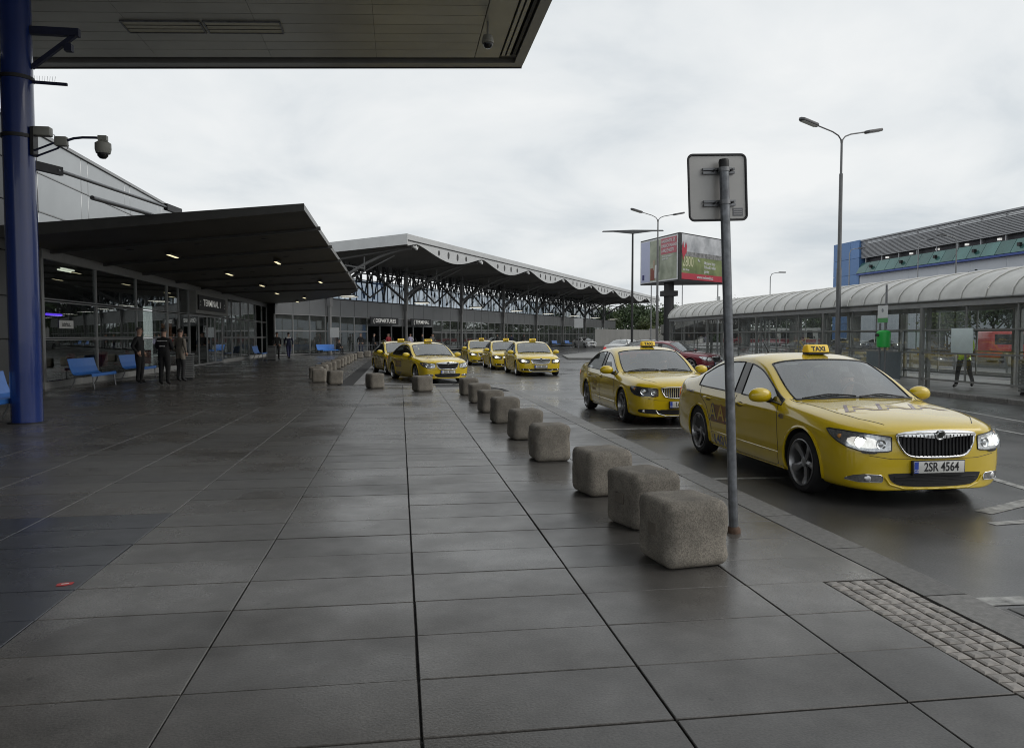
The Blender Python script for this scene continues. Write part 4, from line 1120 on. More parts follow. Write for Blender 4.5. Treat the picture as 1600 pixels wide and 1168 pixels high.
mm.add([base_ + d * u + Vector((0, 0, v)) for u, v in bird] + [base_ + nn * .01 + d * u + Vector((0, 0, v)) for u, v in bird], [tuple(range(11)), tuple(range(21, 10, -1))] + [(i, (i + 1) % 11, 11 + (i + 1) % 11, 11 + i) for i in range(11)])
mm.build('poster_logo', MRed, p)

# small signs
for (loc, h, lb, w) in (((17.9, 76, 0), 3.3, 'pale road sign on a thin post before the far wall', .9), ((-5.2, 63.5, 0), 2.2, 'white notice board on a post near the far terminal corner', .75), ((19.8, 46, 0), 4.0, 'white slim post with a cap beside the billboard column', .22)):
    t = empty('road_sign', loc, R(-10), label=lb, cat='sign')
    MB().cyl((0, 0, ROAD_Z), (0, 0, h), .04, n=10).build('post', M_GALV, t, True)
    MB().box(-w / 2, w / 2, -.05, -.03, h - w * 1.05, h).build('plate', mat('sign_pale', (.45, .46, .46), .5, vary=.06), t)
t = empty('floor_sticker', (-2.02, 4.93, .002), R(20), label='small torn red sticker lying on the dark slabs', cat='sticker')
MB().prism([(-.045, -.02), (-.01, -.032), (.04, -.02), (.05, .012), (.0, .03), (-.04, .02)], .0, .0025).build('scrap', mat('sticker_red', (.50, .06, .06), .5, vary=.3, scale=30), t)
MB().prism([(-.02, -.006), (.02, -.01), (.025, .006), (-.015, .010)], .0027, .0032).build('print', M_WSIGN, t)

# ------------------------------------------------------------------ big building beyond the shelter
M_BBLU = mat('blue_cladding', (.10, .21, .44), .4, .1, vary=.06, scale=.3, per_object=.08)
M_LOUV = mat('louvre_grey', (.34, .345, .36), .45, .4, vary=.08, scale=.4)
M_GGREEN = mat('green_glass', (.07, .165, .155), .15, .2, vary=.2, scale=.5, per_object=.22)
M_BWHITE = mat('base_panel', (.56, .59, .64), .45, vary=.04, scale=.3)
XB0 = 70.
big = empty('car_park_building', (XB0, 95, 0), label='large distant building with grey louvres, green glass band and blue corner', cat='building')
def bp_(mb, name, m, **kw):
    mb.v = [(p[0] - XB0, p[1] - 95, p[2]) for p in mb.v]; return mb.build(name, m, big, **kw)
bp_(MB().box(XB0 + .6, 100, 40, 116, ROAD_Z, 15.6), 'core', mat('core_dark', (.05, .05, .06), .6, vary=.3, scale=.4))
for i in range(6):
    for j in range(3):
        bp_(MB().box(XB0 - .4, XB0 + .6, 109.3 + j * 2.35, 109.3 + j * 2.35 + 2.3, 1 + i * 2.5, 1 + i * 2.5 + 2.46), 'corner_panel', M_BBLU)
bp_(MB().box(XB0 - .4, XB0 + .6, 109.3, 116.3, 15.97, 16.2), 'corner_coping', M_BBLU)
for i in range(14):
    z = 13.35 + i * .185
    bp_(MB().box(XB0 - .15, XB0 + .10, 40, 109.2, z, z + .11), 'louvre', M_LOUV)
for i in range(18): bp_(MB().box(XB0 + .1, XB0 + .3, 42 + i * 3.9, 42.2 + i * 3.9, 12.2, 16.0), 'louvre_post', M_LOUV)
bp_(MB().box(XB0 - .3, XB0 + .6, 40, 109.2, 15.95, 16.15), 'roof_edge', M_LOUV)
for i in range(30):
    y0 = 40 + i * 2.31
    m = MB(); m.add([(XB0 - .9, y0 + .04, 11.05), (XB0 - .9, y0 + 2.27, 11.05), (XB0 + .0, y0 + 2.27, 12.65), (XB0 + .0, y0 + .04, 12.65), (XB0 - .8, y0 + .04, 11.0), (XB0 - .8, y0 + 2.27, 11.0), (XB0 + .1, y0 + 2.27, 12.6), (XB0 + .1, y0 + .04, 12.6)],
                    [(3, 2, 1, 0), (4, 5, 6, 7), (0, 1, 5, 4), (1, 2, 6, 5), (2, 3, 7, 6), (3, 0, 4, 7)])
    bp_(m, 'green_pane', M_GGREEN)
    if i % 3 == 1: bp_(MB().box(XB0 - .85, XB0 - .5, y0 + 1.0, y0 + 1.4, 11.7, 12.1), 'vent', M_DARKM)
bp_(MB().box(XB0 - .95, XB0 + .6, 40, 109.2, 10.75, 10.98), 'blue_sill', mat('sill_blue', (.03, .07, .30), .4, vary=.05))
for i in range(12): bp_(MB().box(XB0 - .3, XB0 + .6, 40 + i * 5.77, 40 + i * 5.77 + 5.74, ROAD_Z, 10.74), 'base_panel', M_BWHITE)
for i in range(12): bp_(MB().box(XB0 + .2, XB0 + .5, 45 + i * 5.3, 45.4 + i * 5.3, 12.85, 13.1), 'lit_bay', mat('bay_light', (.6, .6, .6), .5, emit=(1, 1, .95), estr=.5, vary=.02))

# ------------------------------------------------------------------ flyover seen through the shelter
M_CONC = mat('flyover_concrete', (.24, .235, .22), .75, vary=.18, scale=.3)
fo = empty('flyover', (50, 90, 0), label='grey concrete flyover ramp on round piers behind the shelter', cat='bridge')
pts = [(41, 108, 2.2), (43.5, 103, 3.4), (46, 98, 4.6), (53, 84, 5.8), (60, 66, 6.6), (66, 45, 6.9)]
m = MB()
vs = []
for i, (x, y, z) in enumerate(pts):
    a = Vector(pts[max(0, i - 1)]); b = Vector(pts[min(len(pts) - 1, i + 1)]); d = (b - a); d.z = 0; d.normalize(); sd = Vector((-d.y, d.x, 0))
    for w, dz in ((-4.5, 0), (-4.5, -.35), (-2.6, -1.3), (2.6, -1.3), (4.5, -.35), (4.5, 0), (4.3, 0), (-4.3, 0)):
        p_ = Vector((x, y, z)) + sd * w; vs.append((p_.x - 50, p_.y - 90, z + dz))
fs = []
for i in range(len(pts) - 1):
    for j in range(8): fs.append((i * 8 + j, i * 8 + (j + 1) % 8, (i + 1) * 8 + (j + 1) % 8, (i + 1) * 8 + j))
m.add(vs, fs); m.build('deck', M_CONC, fo)
for sgn in (-4.4, 4.4):
    m = MB()
    pp = []
    for i, (x, y, z) in enumerate(pts):
        a = Vector(pts[max(0, i - 1)]); b = Vector(pts[min(len(pts) - 1, i + 1)]); d = (b - a); d.z = 0; d.normalize()
        pp.append((x - d.y * sgn - 50, y + d.x * sgn - 90, z + .45))
    for a, b in zip(pp, pp[1:]): m.beam(a, b, .16, .9)
    m.build('parapet', M_CONC, fo)
for (x, y, z) in ((46, 98, 3.4), (53, 84, 4.6), (49.5, 91, 4.0), (57, 75, 5.2), (61.5, 61, 5.5)):
    MB().cyl((x - 50, y - 90, ROAD_Z), (x - 50, y - 90, z), .75, n=20).build('pier', M_CONC, fo, True)

# ------------------------------------------------------------------ barrier rails between the lanes
M_RAIL = mat('barrier_steel', (.20, .205, .205), .5, .5, vary=.15)
for k, (x, y0, y1) in enumerate(((24.5, 22, 46), (30.5, 26, 60))):
    t = empty('barrier_rail', (x, y0, ROAD_Z), label=('low steel barrier rail behind the shelter, nearer lane', 'low steel barrier rail behind the shelter, farther lane')[k], cat='barrier')
    y = 0
    while y <= y1 - y0:
        MB().box(-.06, .06, y - .06, y + .06, 0, .85).build('barrier_post', M_RAIL, t); y += 3.0
    MB().box(-.03, .03, 0, y1 - y0, .38, .50).build('barrier_bar', M_RAIL, t)
    tag(MB().box(x - .3, x + .3, y0 - 1, y1 + 1, ROAD_Z - .02, .02).build('lane_divider', mat('divider', (.16, .158, .15), .6, vary=.2)), kind='structure')

# ------------------------------------------------------------------ trees
M_BARK = mat('bark', (.05, .04, .03), .9, vary=.4, scale=8)
def leafmat(name, c, tr=.25):
    if name in MATS: return MATS[name]
    m = mat(name, c, .55, vary=.35, scale=1.5, per_island=.45)
    b = m.node_tree.nodes['Principled BSDF']
    return m
def tree_mesh(seed, H, spread, leaves, lsize, base=.25):
    rr = random.Random(seed)
    tr = MB(); tips = []
    def grow(p, d, L, r, lev):
        q = p + d * L
        mid = p + d * L * .5 + Vector((rr.uniform(-.06, .06), rr.uniform(-.06, .06), 0)) * L
        tr.tube([p, mid, q], [r, r * .8, r * .6], 6 if lev < 2 else 4)
        if lev >= 3: tips.append(q); return
        for k in range(rr.randint(3, 4)):
            a = rr.uniform(0, 6.28); tl = rr.uniform(.45, .95)
            side = d.orthogonal().normalized(); side.rotate(Matrix.Rotation(a, 3, d))
            nd = (d * math.cos(tl) + side * math.sin(tl)); nd.z += .12; nd.normalize()
            grow(q if k else q - d * L * .25, nd, L * rr.uniform(.58, .78), r * .55, lev + 1)
        if lev >= 2: tips.append(q)
    grow(Vector((0, 0, ROAD_Z)), Vector((rr.uniform(-.05, .05), rr.uniform(-.05, .05), 1)).normalized(), H * .34, H * .022, 0)
    lf = MB()
    clumps = [t_ for t_ in tips]
    for i in range(leaves):
        c = rr.choice(clumps)
        s = H * .085 * spread
        p = c + Vector((rr.gauss(0, s), rr.gauss(0, s), rr.gauss(0, s * .8)))
        if p.z < H * base: p.z = H * base + rr.uniform(0, .3)
        n = Vector((rr.gauss(0, 1), rr.gauss(0, 1), rr.gauss(.5, 1))).normalized(); u = n.orthogonal().normalized(); u.rotate(Matrix.Rotation(rr.uniform(0, 6.28), 3, n)); w = n.cross(u)
        k = lsize * rr.uniform(.6, 1.4)
        lf.add([p - u * k, p + w * k * .55, p + u * k, p - w * k * .55], [(0, 1, 2, 3)])
    return tr, lf
LEAF = [leafmat('leaves_dark', (.035, .062, .020)), leafmat('leaves_mid', (.055, .085, .026)), leafmat('leaves_light', (.085, .11, .032))]
TP = []
for i, (H, sp_, nl, ls, mi) in enumerate(((9.5, 1.2, 3800, .26, 0), (8.5, 1.35, 3800, .25, 1), (6.5, 1.25, 3600, .16, 1), (7, 1.3, 4200, .16, 0), (4.2, 1.4, 2600, .13, 2))):
    tr, lf = tree_mesh(50 + i, H, sp_, nl, ls, .16)
    TP.append((tr.mesh('trunk', M_BARK, True), lf.mesh('crown', LEAF[mi], fix=False), lf.v, lf.f))
def tree(loc, k, sc, rz, label, group, name='tree'):
    t = empty(name, loc, rz, label=label, cat='tree', group=group); t.scale = (sc, sc, sc)
    link('trunk', TP[k][0], None, t); link('crown', TP[k][1], None, t)
far = [(41, 178, 0, .95), (46, 170, 1, 1.0), (52, 176, 0, 1.0), (57, 168, 1, .85), (62, 172, 0, 1.05), (36.5, 172, 1, .85), (66, 150, 1, 1.0), (71, 160, 0, 1.1), (49.5, 150, 4, 1.2), (57.5, 150, 4, 1.1), (44, 190, 0, 1.1), (60, 190, 0, 1.2), (76, 150, 0, .95), (82, 140, 1, .9)]
FARL = ['far tree at the right end of the far terminal', 'broad far tree left of the plank headed lamp', 'tall far tree between the two lamps left of the billboard', 'far tree behind the double arm lamp', 'dark far tree close left of the billboard column', 'low far tree nearest the grey wall end',
        'far tree just behind the billboard column', 'far tree behind the near end of the shelter', 'small light green far tree in front of the dark trees', 'second small light far tree near the billboard', 'rear far tree over the terminal end', 'rear far tree left of the billboard', 'far tree seen through the shelter far end', 'far tree seen through the shelter glass near the buses']
for i, (x, y, k, sc) in enumerate(far): tree((x, y, 0), k, sc, i * 1.3, FARL[i], 'trees beyond the far terminal')
right = [(45.5, 52, 3, .95), (49.5, 54, 2, 1.0), (47, 47, 3, .85), (53, 50, 2, .95), (56, 47, 3, 1.0), (43.5, 56, 4, 1.1), (51, 60, 3, 1.1)]
RL = ['bushy tree seen through the shelter left of the pale panel', 'bushy tree seen through the shelter above the pale panel', 'dark tree seen through the shelter right of the pale panel', 'tree seen through the shelter over the red van', 'tree at the right frame edge behind the red van', 'light low tree seen through the shelter beside the flyover pier', 'rear tree behind the shelter trees']
for i, (x, y, k, sc) in enumerate(right): tree((x, y, 0), k, sc, i * 2.1, RL[i], 'trees behind the shelter')
# reddish brown planting strip under those trees
m = MB(); rr = random.Random(5)
for i in range(5000):
    x, y = rr.uniform(42, 56), rr.uniform(44.5, 58); z = abs(rr.gauss(0, .35)); k = rr.uniform(.06, .14)
    n = Vector((rr.gauss(0, 1), rr.gauss(0, 1), rr.gauss(.4, 1))).normalized(); u = n.orthogonal(); w = n.cross(u); p = Vector((x, y, z))
    m.add([p - u * k, p + w * k * .6, p + u * k, p - w * k * .6], [(0, 1, 2, 3)])
tag(m.build('shrub_bed', mat('shrub_leaves', (.13, .085, .03), .7, vary=.4, scale=1, per_island=.5), fix=False), label='low brown and green shrubs under the trees', cat='shrubs', kind='stuff')
# hedge line closing the view between buildings
m = MB()
for i in range(26000):
    f = rr.uniform(0, 1); x = 30 + 160 * f; y = 235 - 60 * f + rr.uniform(-6, 6); z = min(rr.uniform(0, 1), rr.uniform(0, 1.2)) * (5.2 + 1.6 * math.sin(f * 40) + 1.0 * math.sin(f * 131)); k = rr.uniform(.28, .5)
    n = Vector((rr.gauss(0, 1), rr.gauss(0, 1), rr.gauss(.4, 1))).normalized(); u = n.orthogonal(); w = n.cross(u); p = Vector((x, y, z))
    m.add([p - u * k, p + w * k * .7, p + u * k, p - w * k * .7], [(0, 1, 2, 3)])
tag(m.build('far_woodland', LEAF[0], fix=False), label='far dark woodland along the horizon', cat='woodland', kind='stuff')

# ------------------------------------------------------------------ cars
M_TYRE = mat('tyre_rubber', (.012, .012, .013), .75, vary=.25, scale=30)
M_RIM = mat('alloy_rim', (.42, .42, .43), .32, .9, vary=.12, scale=12)
M_RIMD = mat('brake_dark', (.02, .02, .021), .6, vary=.2)
M_CBLK = mat('car_black_plastic', (.012, .012, .013), .42, vary=.2, scale=20)
M_GLOSSB = mat('car_gloss_black', (.008, .008, .009), .12, vary=.1)
M_CHROME = mat('chrome', (.78, .79, .8), .12, 1., vary=.05)
M_CABIN = mat('cabin_lining', (.06, .06, .062), .8, vary=.2)
M_SEAT = mat('seat_cloth', (.13, .13, .13), .9, vary=.25, scale=25)
M_CGLASS = glass_mat('car_glass', (.80, .85, .85), .015, 2.6, haze=.07)
M_CGLASS_D = glass_mat('car_glass_tinted', (.25, .28, .28), .015, 2.6, haze=.04)
M_LAMPC = glass_mat('lamp_cover', (.92, .94, .95), .02, 1.4)
M_LAMPIN = mat('lamp_reflector', (.62, .62, .63), .2, .85, vary=.35, scale=40)
M_LAMPDK = mat('lamp_reflector_dark', (.08, .08, .085), .25, .6, vary=.4, scale=40)
M_LIT = mat('lamp_lit', (1, 1, .95), .3, emit=(1, .97, .88), estr=9., vary=.02)
M_LITREF = mat('lamp_glare', (.7, .7, .7), .2, .6, emit=(1, .95, .85), estr=.55, vary=.5, scale=45)
M_REDLAMP = mat('tail_lamp_red', (.45, .01, .012), .12, coat=1., vary=.2, scale=30, emit=(1, .05, .04), estr=.25)
M_PLATE = mat('plate_white', (.62, .62, .6), .4, vary=.06, scale=20)
M_PLBLUE = mat('plate_blue', (.02, .06, .38), .4, vary=.05)
M_YEL = mat('taxi_yellow', (.64, .46, .008), .22, 0., vary=.035, scale=3, coat=.9, spec=.5)
M_DECALR = mat('decal_red', (.30, .05, .03), .35, vary=.1, coat=.4)
M_DECALB = mat('decal_blue', (.05, .05, .16), .35, vary=.1, coat=.4)
M_DECALY = mat('decal_yellow', (.58, .44, .05), .35, vary=.1, coat=.4)
M_RED = mat('dark_red_paint', (.16, .006, .018), .28, .15, vary=.05, scale=3, coat=.9)
M_WHITE = mat('white_car_paint', (.62, .63, .63), .3, vary=.04, scale=3, coat=.7)
M_SIGNY = mat('roof_sign_yellow', (.75, .52, .03), .35, vary=.05, emit=(1, .62, .04), estr=.10)
M_SKIRT = mat('under_body', (.01, .01, .01), .8, vary=.1)

CAR_S0 = 2.40          # station s=0 is the nose; car frame y = s - CAR_S0, nose towards -y
# station: s, zb, [j1..j9 as (x, z, ds)], z10, ds10
SEDAN = [
 (0.045, .225, [(.42,.225,.01),(.60,.235,.06),(.635,.335,.065),(.645,.47,.065),(.64,.60,.07),(.62,.69,.09),(.55,.735,.065),(.45,.758,.045),(.225,.772,.02)], .777, .01),
 (0.22, .20, [(.61,.20,-.03),(.785,.22,.03),(.812,.345,.03),(.825,.50,.03),(.82,.65,.035),(.785,.752,.05),(.69,.80,.0),(.565,.826,-.04),(.285,.842,-.08)], .848, -.09),
 (0.51, .185, [(.69,.185,0),(.852,.22,0),(.88,.385,0),(.896,.56,0),(.886,.725,.01),(.828,.830,.02),(.742,.862,-.02),(.63,.884,-.05),(.32,.900,-.08)], .907, -.09),
 (0.95, .18, [(.72,.18,0),(.865,.225,0),(.897,.41,0),(.908,.61,0),(.897,.79,0),(.845,.885,0),(.768,.912,-.01),(.668,.930,-.03),(.335,.947,-.06)], .953, -.07),
 (1.22, .175, [(.74,.175,0),(.872,.225,0),(.898,.42,0),(.907,.63,0),(.897,.81,0),(.85,.908,0),(.790,.931,.01),(.71,.948,.02),(.36,.968,-.03)], .975, -.05),
 (1.41, .175, [(.74,.175,0),(.875,.225,0),(.898,.42,0),(.907,.64,0),(.899,.825,0),(.856,.926,0),(.815,.944,.04),(.755,.960,.04),(.385,.985,-.045)], .993, -.07),
 (1.75, .175, [(.74,.175,0),(.875,.225,0),(.898,.42,0),(.907,.645,0),(.90,.838,0),(.854,.940,0),(.785,1.135,.03),(.735,1.172,.045),(.385,1.200,-.02)], 1.207, -.04),
 (2.09, .175, [(.74,.175,0),(.875,.225,0),(.898,.42,0),(.907,.65,0),(.90,.847,0),(.85,.950,0),(.715,1.308,.03),(.645,1.362,.05),(.34,1.392,.0)], 1.399, -.02),
 (2.50, .175, [(.74,.175,0),(.875,.225,0),(.898,.42,0),(.907,.655,0),(.90,.856,0),(.85,.958,0),(.690,1.378,0),(.612,1.426,0),(.32,1.456,0)], 1.463, 0),
 (2.60, .175, [(.74,.175,0),(.875,.225,0),(.898,.42,0),(.907,.655,0),(.90,.858,0),(.85,.960,0),(.688,1.384,0),(.61,1.432,0),(.32,1.462,0)], 1.469, 0),
 (3.06, .175, [(.74,.175,0),(.875,.225,0),(.898,.42,0),(.907,.66,0),(.90,.866,0),(.85,.968,0),(.682,1.374,0),(.604,1.424,0),(.32,1.455,.02)], 1.462, .03),
 (3.46, .18, [(.74,.18,0),(.875,.225,0),(.898,.42,0),(.907,.665,0),(.90,.876,0),(.85,.978,0),(.690,1.312,.02),(.602,1.384,.0),(.325,1.417,.06)], 1.425, .08),
 (3.80, .185, [(.74,.185,0),(.872,.23,0),(.897,.42,0),(.906,.665,0),(.898,.883,0),(.851,.988,0),(.768,1.125,.02),(.65,1.250,.04),(.345,1.290,.12)], 1.299, .14),
 (4.14, .195, [(.72,.195,0),(.86,.235,0),(.888,.42,0),(.897,.66,0),(.885,.885,0),(.837,.998,0),(.77,1.055,.03),(.675,1.096,.08),(.35,1.126,.16)], 1.134, .18),
 (4.56, .22, [(.68,.22,0),(.835,.26,0),(.862,.43,0),(.868,.65,0),(.852,.87,0),(.805,.988,0),(.74,1.042,.02),(.65,1.068,.03),(.34,1.085,.08)], 1.09, .09),
 (4.76, .25, [(.60,.25,0),(.765,.28,0),(.79,.43,.01),(.795,.64,.01),(.775,.84,-.01),(.735,.965,-.03),(.68,1.035,-.03),(.60,1.068,-.02),(.31,1.085,0)], 1.09, 0),
 (4.82, .29, [(.40,.29,.01),(.58,.31,-.02),(.60,.43,0),(.60,.62,-.01),(.585,.80,-.035),(.555,.92,-.05),(.51,.99,-.055),(.45,1.02,-.05),(.23,1.035,-.04)], 1.04, -.035),
]

def loft_body(stations, name, glass_side, glass_front, glass_rear, pillar, paint_slots):
    """cage of a car body -> subdivided closed mesh; material 0 paint, 1 screen glass, 2 side glass, 3 pillar black, 4 under body"""
    bm = bmesh.new(); NJ = 11
    grid = {}
    for i, (s, zb, pts, z10, d10) in enumerate(stations):
        full = [(0., zb, 0.)] + list(pts) + [(0., z10, d10)]
        for j, (x, z, ds) in enumerate(full):
            for sg in ((-1, 1) if x > 0 else (0,)):
                grid[i, j, sg] = bm.verts.new((sg * x if sg else 0., s + ds - CAR_S0, z))
                if sg == 0:
                    grid[i, j, -1] = grid[i, j, 1] = grid[i, j, 0]
    n = len(stations)
    def face(vs, mi, sg):
        f = bm.faces.new(vs if sg > 0 else vs[::-1]); f.material_index = mi; f.smooth = True
    for i in range(n - 1):
        for j in range(NJ - 1):
            mi = 0
            if j == 6 and glass_side[0] <= i < glass_side[1]: mi = 3 if i in pillar else 2
            if j >= 8 and glass_front[0] <= i < glass_front[1]: mi = 1
            if j >= 8 and glass_rear[0] <= i < glass_rear[1]: mi = 1
            if j == 0: mi = 4
            for sg in (-1, 1):
                face([grid[i, j, sg], grid[i, j + 1, sg], grid[i + 1, j + 1, sg], grid[i + 1, j, sg]], mi, -sg)
    for end in (0, n - 1):
        s = stations[end]
        cs = {}
        for j in range(2, 9):
            z = s[2][j - 1][1]
            yy = s[0] - CAR_S0 + (-.012 if end == 0 else .01)
            cs[j] = bm.verts.new((0, yy + (.012 if j in (2, 8) else 0), z))
        fl = 1 if end == 0 else -1
        for sg in (-1, 1):
            face([grid[end, 0, 1], cs[2], grid[end, 2, sg], grid[end, 1, sg]], 0, sg * fl)
            for j in range(2, 8):
                face([cs[j], cs[j + 1], grid[end, j + 1, sg], grid[end, j, sg]], 0, sg * fl)
            face([cs[8], grid[end, 10, 1], grid[end, 9, sg], grid[end, 8, sg]], 0, sg * fl)
    bmesh.ops.recalc_face_normals(bm, faces=bm.faces)
    cl = bm.edges.layers.float.new('crease_edge')
    def cr(a, b, v):
        e = bm.edges.get((a, b))
        if e: e[cl] = v
    for i in range(n - 1):
        for sg in (-1, 1):
            cr(grid[i, 1, sg], grid[i + 1, 1, sg], .6)
            cr(grid[i, 5, sg], grid[i + 1, 5, sg], .55 if 2 <= i <= n - 4 else .2)
            if glass_side[0] <= i < glass_side[1]:
                cr(grid[i, 6, sg], grid[i + 1, 6, sg], .8)
                cr(grid[i, 7, sg], grid[i + 1, 7, sg], .3)
            if i < glass_front[0]: cr(grid[i, 8, sg], grid[i + 1, 8, sg], .8)
    for i in (glass_front[0], glass_front[1]):
        for j in (8, 9):
            for sg in (-1, 1): cr(grid[i, j, sg], grid[i, j + 1, sg], .6)
    me = bpy.data.meshes.new(name); bm.to_mesh(me); bm.free()
    for m in paint_slots: me.materials.append(m)
    return me

def eval_mesh(me, mods):
    o = bpy.data.objects.new('tmp', me); col.objects.link(o)
    extra = []
    for kind, kw in mods:
        md = o.modifiers.new(kind, kind)
        for k, v in kw.items(): setattr(md, k, v)
    dg = bpy.context.evaluated_depsgraph_get()
    out = bpy.data.meshes.new_from_object(o.evaluated_get(dg))
    bpy.data.objects.remove(o)
    return out

def split_by_material(me, idx, mats, name):
    bm = bmesh.new(); bm.from_mesh(me)
    bmesh.ops.delete(bm, geom=[f for f in bm.faces if f.material_index not in idx], context='FACES')
    remap = {k: i for i, k in enumerate(idx)}
    for f in bm.faces: f.material_index = remap[f.material_index]
    out = bpy.data.meshes.new(name); bm.to_mesh(out); bm.free()
    for m in mats: out.materials.append(m)
    out.polygons.foreach_set('use_smooth', [True] * len(out.polygons))
    return out

def boundary_loops(me):
    bm = bmesh.new(); bm.from_mesh(me)
    nxt = {}
    for e in bm.edges:
        if len(e.link_faces) == 1:
            a, b = e.verts; nxt.setdefault(a.index, []).append(b.index); nxt.setdefault(b.index, []).append(a.index)
    co = {v.index: v.co.copy() for v in bm.verts}; bm.free()
    loops = []; seen = set()
    for st in nxt:
        if st in seen: continue
        loop = [st]; seen.add(st); cur = st
        while True:
            c = [k for k in nxt[cur] if k not in seen]
            if not c: break
            cur = c[0]; seen.add(cur); loop.append(cur)
        if len(loop) > 5: loops.append([co[k] for k in loop])
    return loops

class Skin:
    """lays flat outlines, lines and lettering on a body shell"""
    def __init__(s, me):
        s.t = BVHTree.FromPolygons([v.co.copy() for v in me.vertices], [tuple(p.vertices) for p in me.polygons])
    def hit(s, view, a, b, off):
        if view == 'front': o, d = Vector((a, -6, b)), Vector((0, 1, 0))
        elif view == 'rear': o, d = Vector((a, 6, b)), Vector((0, -1, 0))
        elif view == 'top': o, d = Vector((a, b, 4)), Vector((0, 0, -1))
        elif view == 'left': o, d = Vector((4, a, b)), Vector((-1, 0, 0))
        elif view == 'right': o, d = Vector((-4, a, b)), Vector((1, 0, 0))
        else:           # corner: ('corner', side, centre x, centre y): a is the angle from straight ahead
            _, sg, cx, cy = view
            d = -Vector((sg * math.sin(R(a)), -math.cos(R(a)), 0))
            o = Vector((sg * cx, cy, b)) - d * 3
        loc, nr, _, _ = s.t.ray_cast(o, d)
        if loc is None:
            loc, nr, _, _ = s.t.find_nearest(o + d * 3)
        if nr.dot(d) > 0: nr = -nr
        return loc + nr * off
    def patch(s, poly, view, off, maxlen, back=0.):
        bm = bmesh.new()
        kx = .012 if view[0] == 'corner' else 1.
        bm.faces.new([bm.verts.new((a * kx, b, 0)) for a, b in poly])
        bmesh.ops.triangulate(bm, faces=bm.faces[:])
        for _ in range(6):
            ed = [e for e in bm.edges if e.calc_length() > maxlen]
            if not ed: break
            bmesh.ops.subdivide_edges(bm, edges=ed, cuts=1)
            bmesh.ops.triangulate(bm, faces=bm.faces[:])
        m = MB(); bm.verts.index_update()
        m.add([s.hit(view, v.co.x / kx, v.co.y, off) for v in bm.verts], [tuple(v.index for v in f.verts) for f in bm.faces])
        bm.free()
        return m
    def line(s, pts, view, off, step=.04, closed=False):
        kx = .012 if view[0] == 'corner' else 1.
        out = []; k = len(pts)
        for i in range(k if closed else k - 1):
            (a, b), (c, d) = pts[i], pts[(i + 1) % k]
            n = max(1, int(math.hypot((c - a) * kx, d - b) / step))
            out += [(a + (c - a) * t / n, b + (d - b) * t / n) for t in range(n)]
        if not closed: out.append(pts[-1])
        return [s.hit(view, a, b, off) for a, b in out]
    def letters(s, txt, size, view, ca, cb, off, sx=1., flip=1, bold=0., rot=0.):
        me = text_mesh(txt, size, 0, bold, sx)
        bm = bmesh.new(); bm.from_mesh(me)
        bmesh.ops.triangulate(bm, faces=bm.faces[:])
        for _ in range(3):
            ed = [e for e in bm.edges if e.calc_length() > .07]
            if not ed: break
            bmesh.ops.subdivide_edges(bm, edges=ed, cuts=1); bmesh.ops.triangulate(bm, faces=bm.faces[:])
        bm.verts.index_update()
        m = MB()
        ra, rb = math.cos(rot), math.sin(rot)
        m.add([s.hit(view, ca + flip * (v.co.x * ra - v.co.y * rb), cb + v.co.x * rb + v.co.y * ra, off) for v in bm.verts], [tuple(v.index for v in f.verts) for f in bm.faces])
        bm.free(); bpy.data.meshes.remove(me)
        return m

def smooth_poly(pts, it=2):
    for _ in range(it):
        out = []
        for i in range(len(pts)):
            (a, b), (c, d) = pts[i], pts[(i + 1) % len(pts)]
            out += [(a * .75 + c * .25, b * .75 + d * .25), (a * .25 + c * .75, b * .25 + d * .75)]
        pts = out
    return pts

def wheel(parent, x, y, sg):
    """one wheel, outer face towards sg*x"""
    w = bpy.data.objects.new('wheel', wheel.mesh_tyre); col.objects.link(w)
    w.parent = parent; w.location = (x, y, WZ); w.rotation_euler = (random.uniform(0, 6.28), 0, 0)
    if sg < 0: w.rotation_euler = (w.rotation_euler[0], 0, math.pi)
    rim = link('rim', wheel.mesh_rim, None, w)
    link('brake_disc', wheel.mesh_disc, None, w)
    return w
def make_wheel_meshes(r=.318):
    MX = Matrix.Rotation(R(90), 4, 'Y')        # lathe axis z -> x
    t = MB(); w = .105
    t.lathe([(.235, -w), (.288, -w * 1.02), (.308, -w * .88), (r, -w * .6), (r, w * .6), (.308, w * .88), (.288, w * 1.02), (.235, w), (.225, w * .8), (.225, -w * .8)], 40, MX, closed_prof=True)
    wheel.mesh_tyre = t.mesh('tyre', M_TYRE, True, 30)
    m = MB()
    m.lathe([(.238, .098), (.243, .108), (.232, .112), (.222, .09), (.215, .02), (.212, -.09), (.236, -.1), (.240, -.1)], 40, MX, closed_prof=True)
    m.lathe([(0, .082), (.03, .082), (.05, .074), (.052, .04), (.0, .04)], 20, MX)
    for k in range(5):
        a0 = 2 * math.pi * k / 5
        Mr = Matrix.Rotation(a0, 4, 'X')
        prof = [(.03, .024, .078, .05), (.09, .028, .070, .035), (.16, .033, .078, .045), (.222, .050, .098, .06)]
        vs = []
        for rr, hw, xo, xi in prof:
            for yy, xx in ((-hw, xo - .012), (0, xo), (hw, xo - .012), (hw, xi), (-hw, xi)):
                vs.append(Mr @ Vector((xx, yy, rr)))
        fs = []
        for i in range(3):
            for j in range(5):
                fs.append((i * 5 + j, i * 5 + (j + 1) % 5, (i + 1) * 5 + (j + 1) % 5, (i + 1) * 5 + j))
        m.add(vs, fs)
    wheel.mesh_rim = m.mesh('rim', M_RIM, True, 35)
    d = MB()
    d.lathe([(0, .0), (.205, .0), (.205, -.02), (0, -.02)], 32, MX)
    wheel.mesh_disc = d.mesh('disc', M_RIMD, True)
make_wheel_meshes()

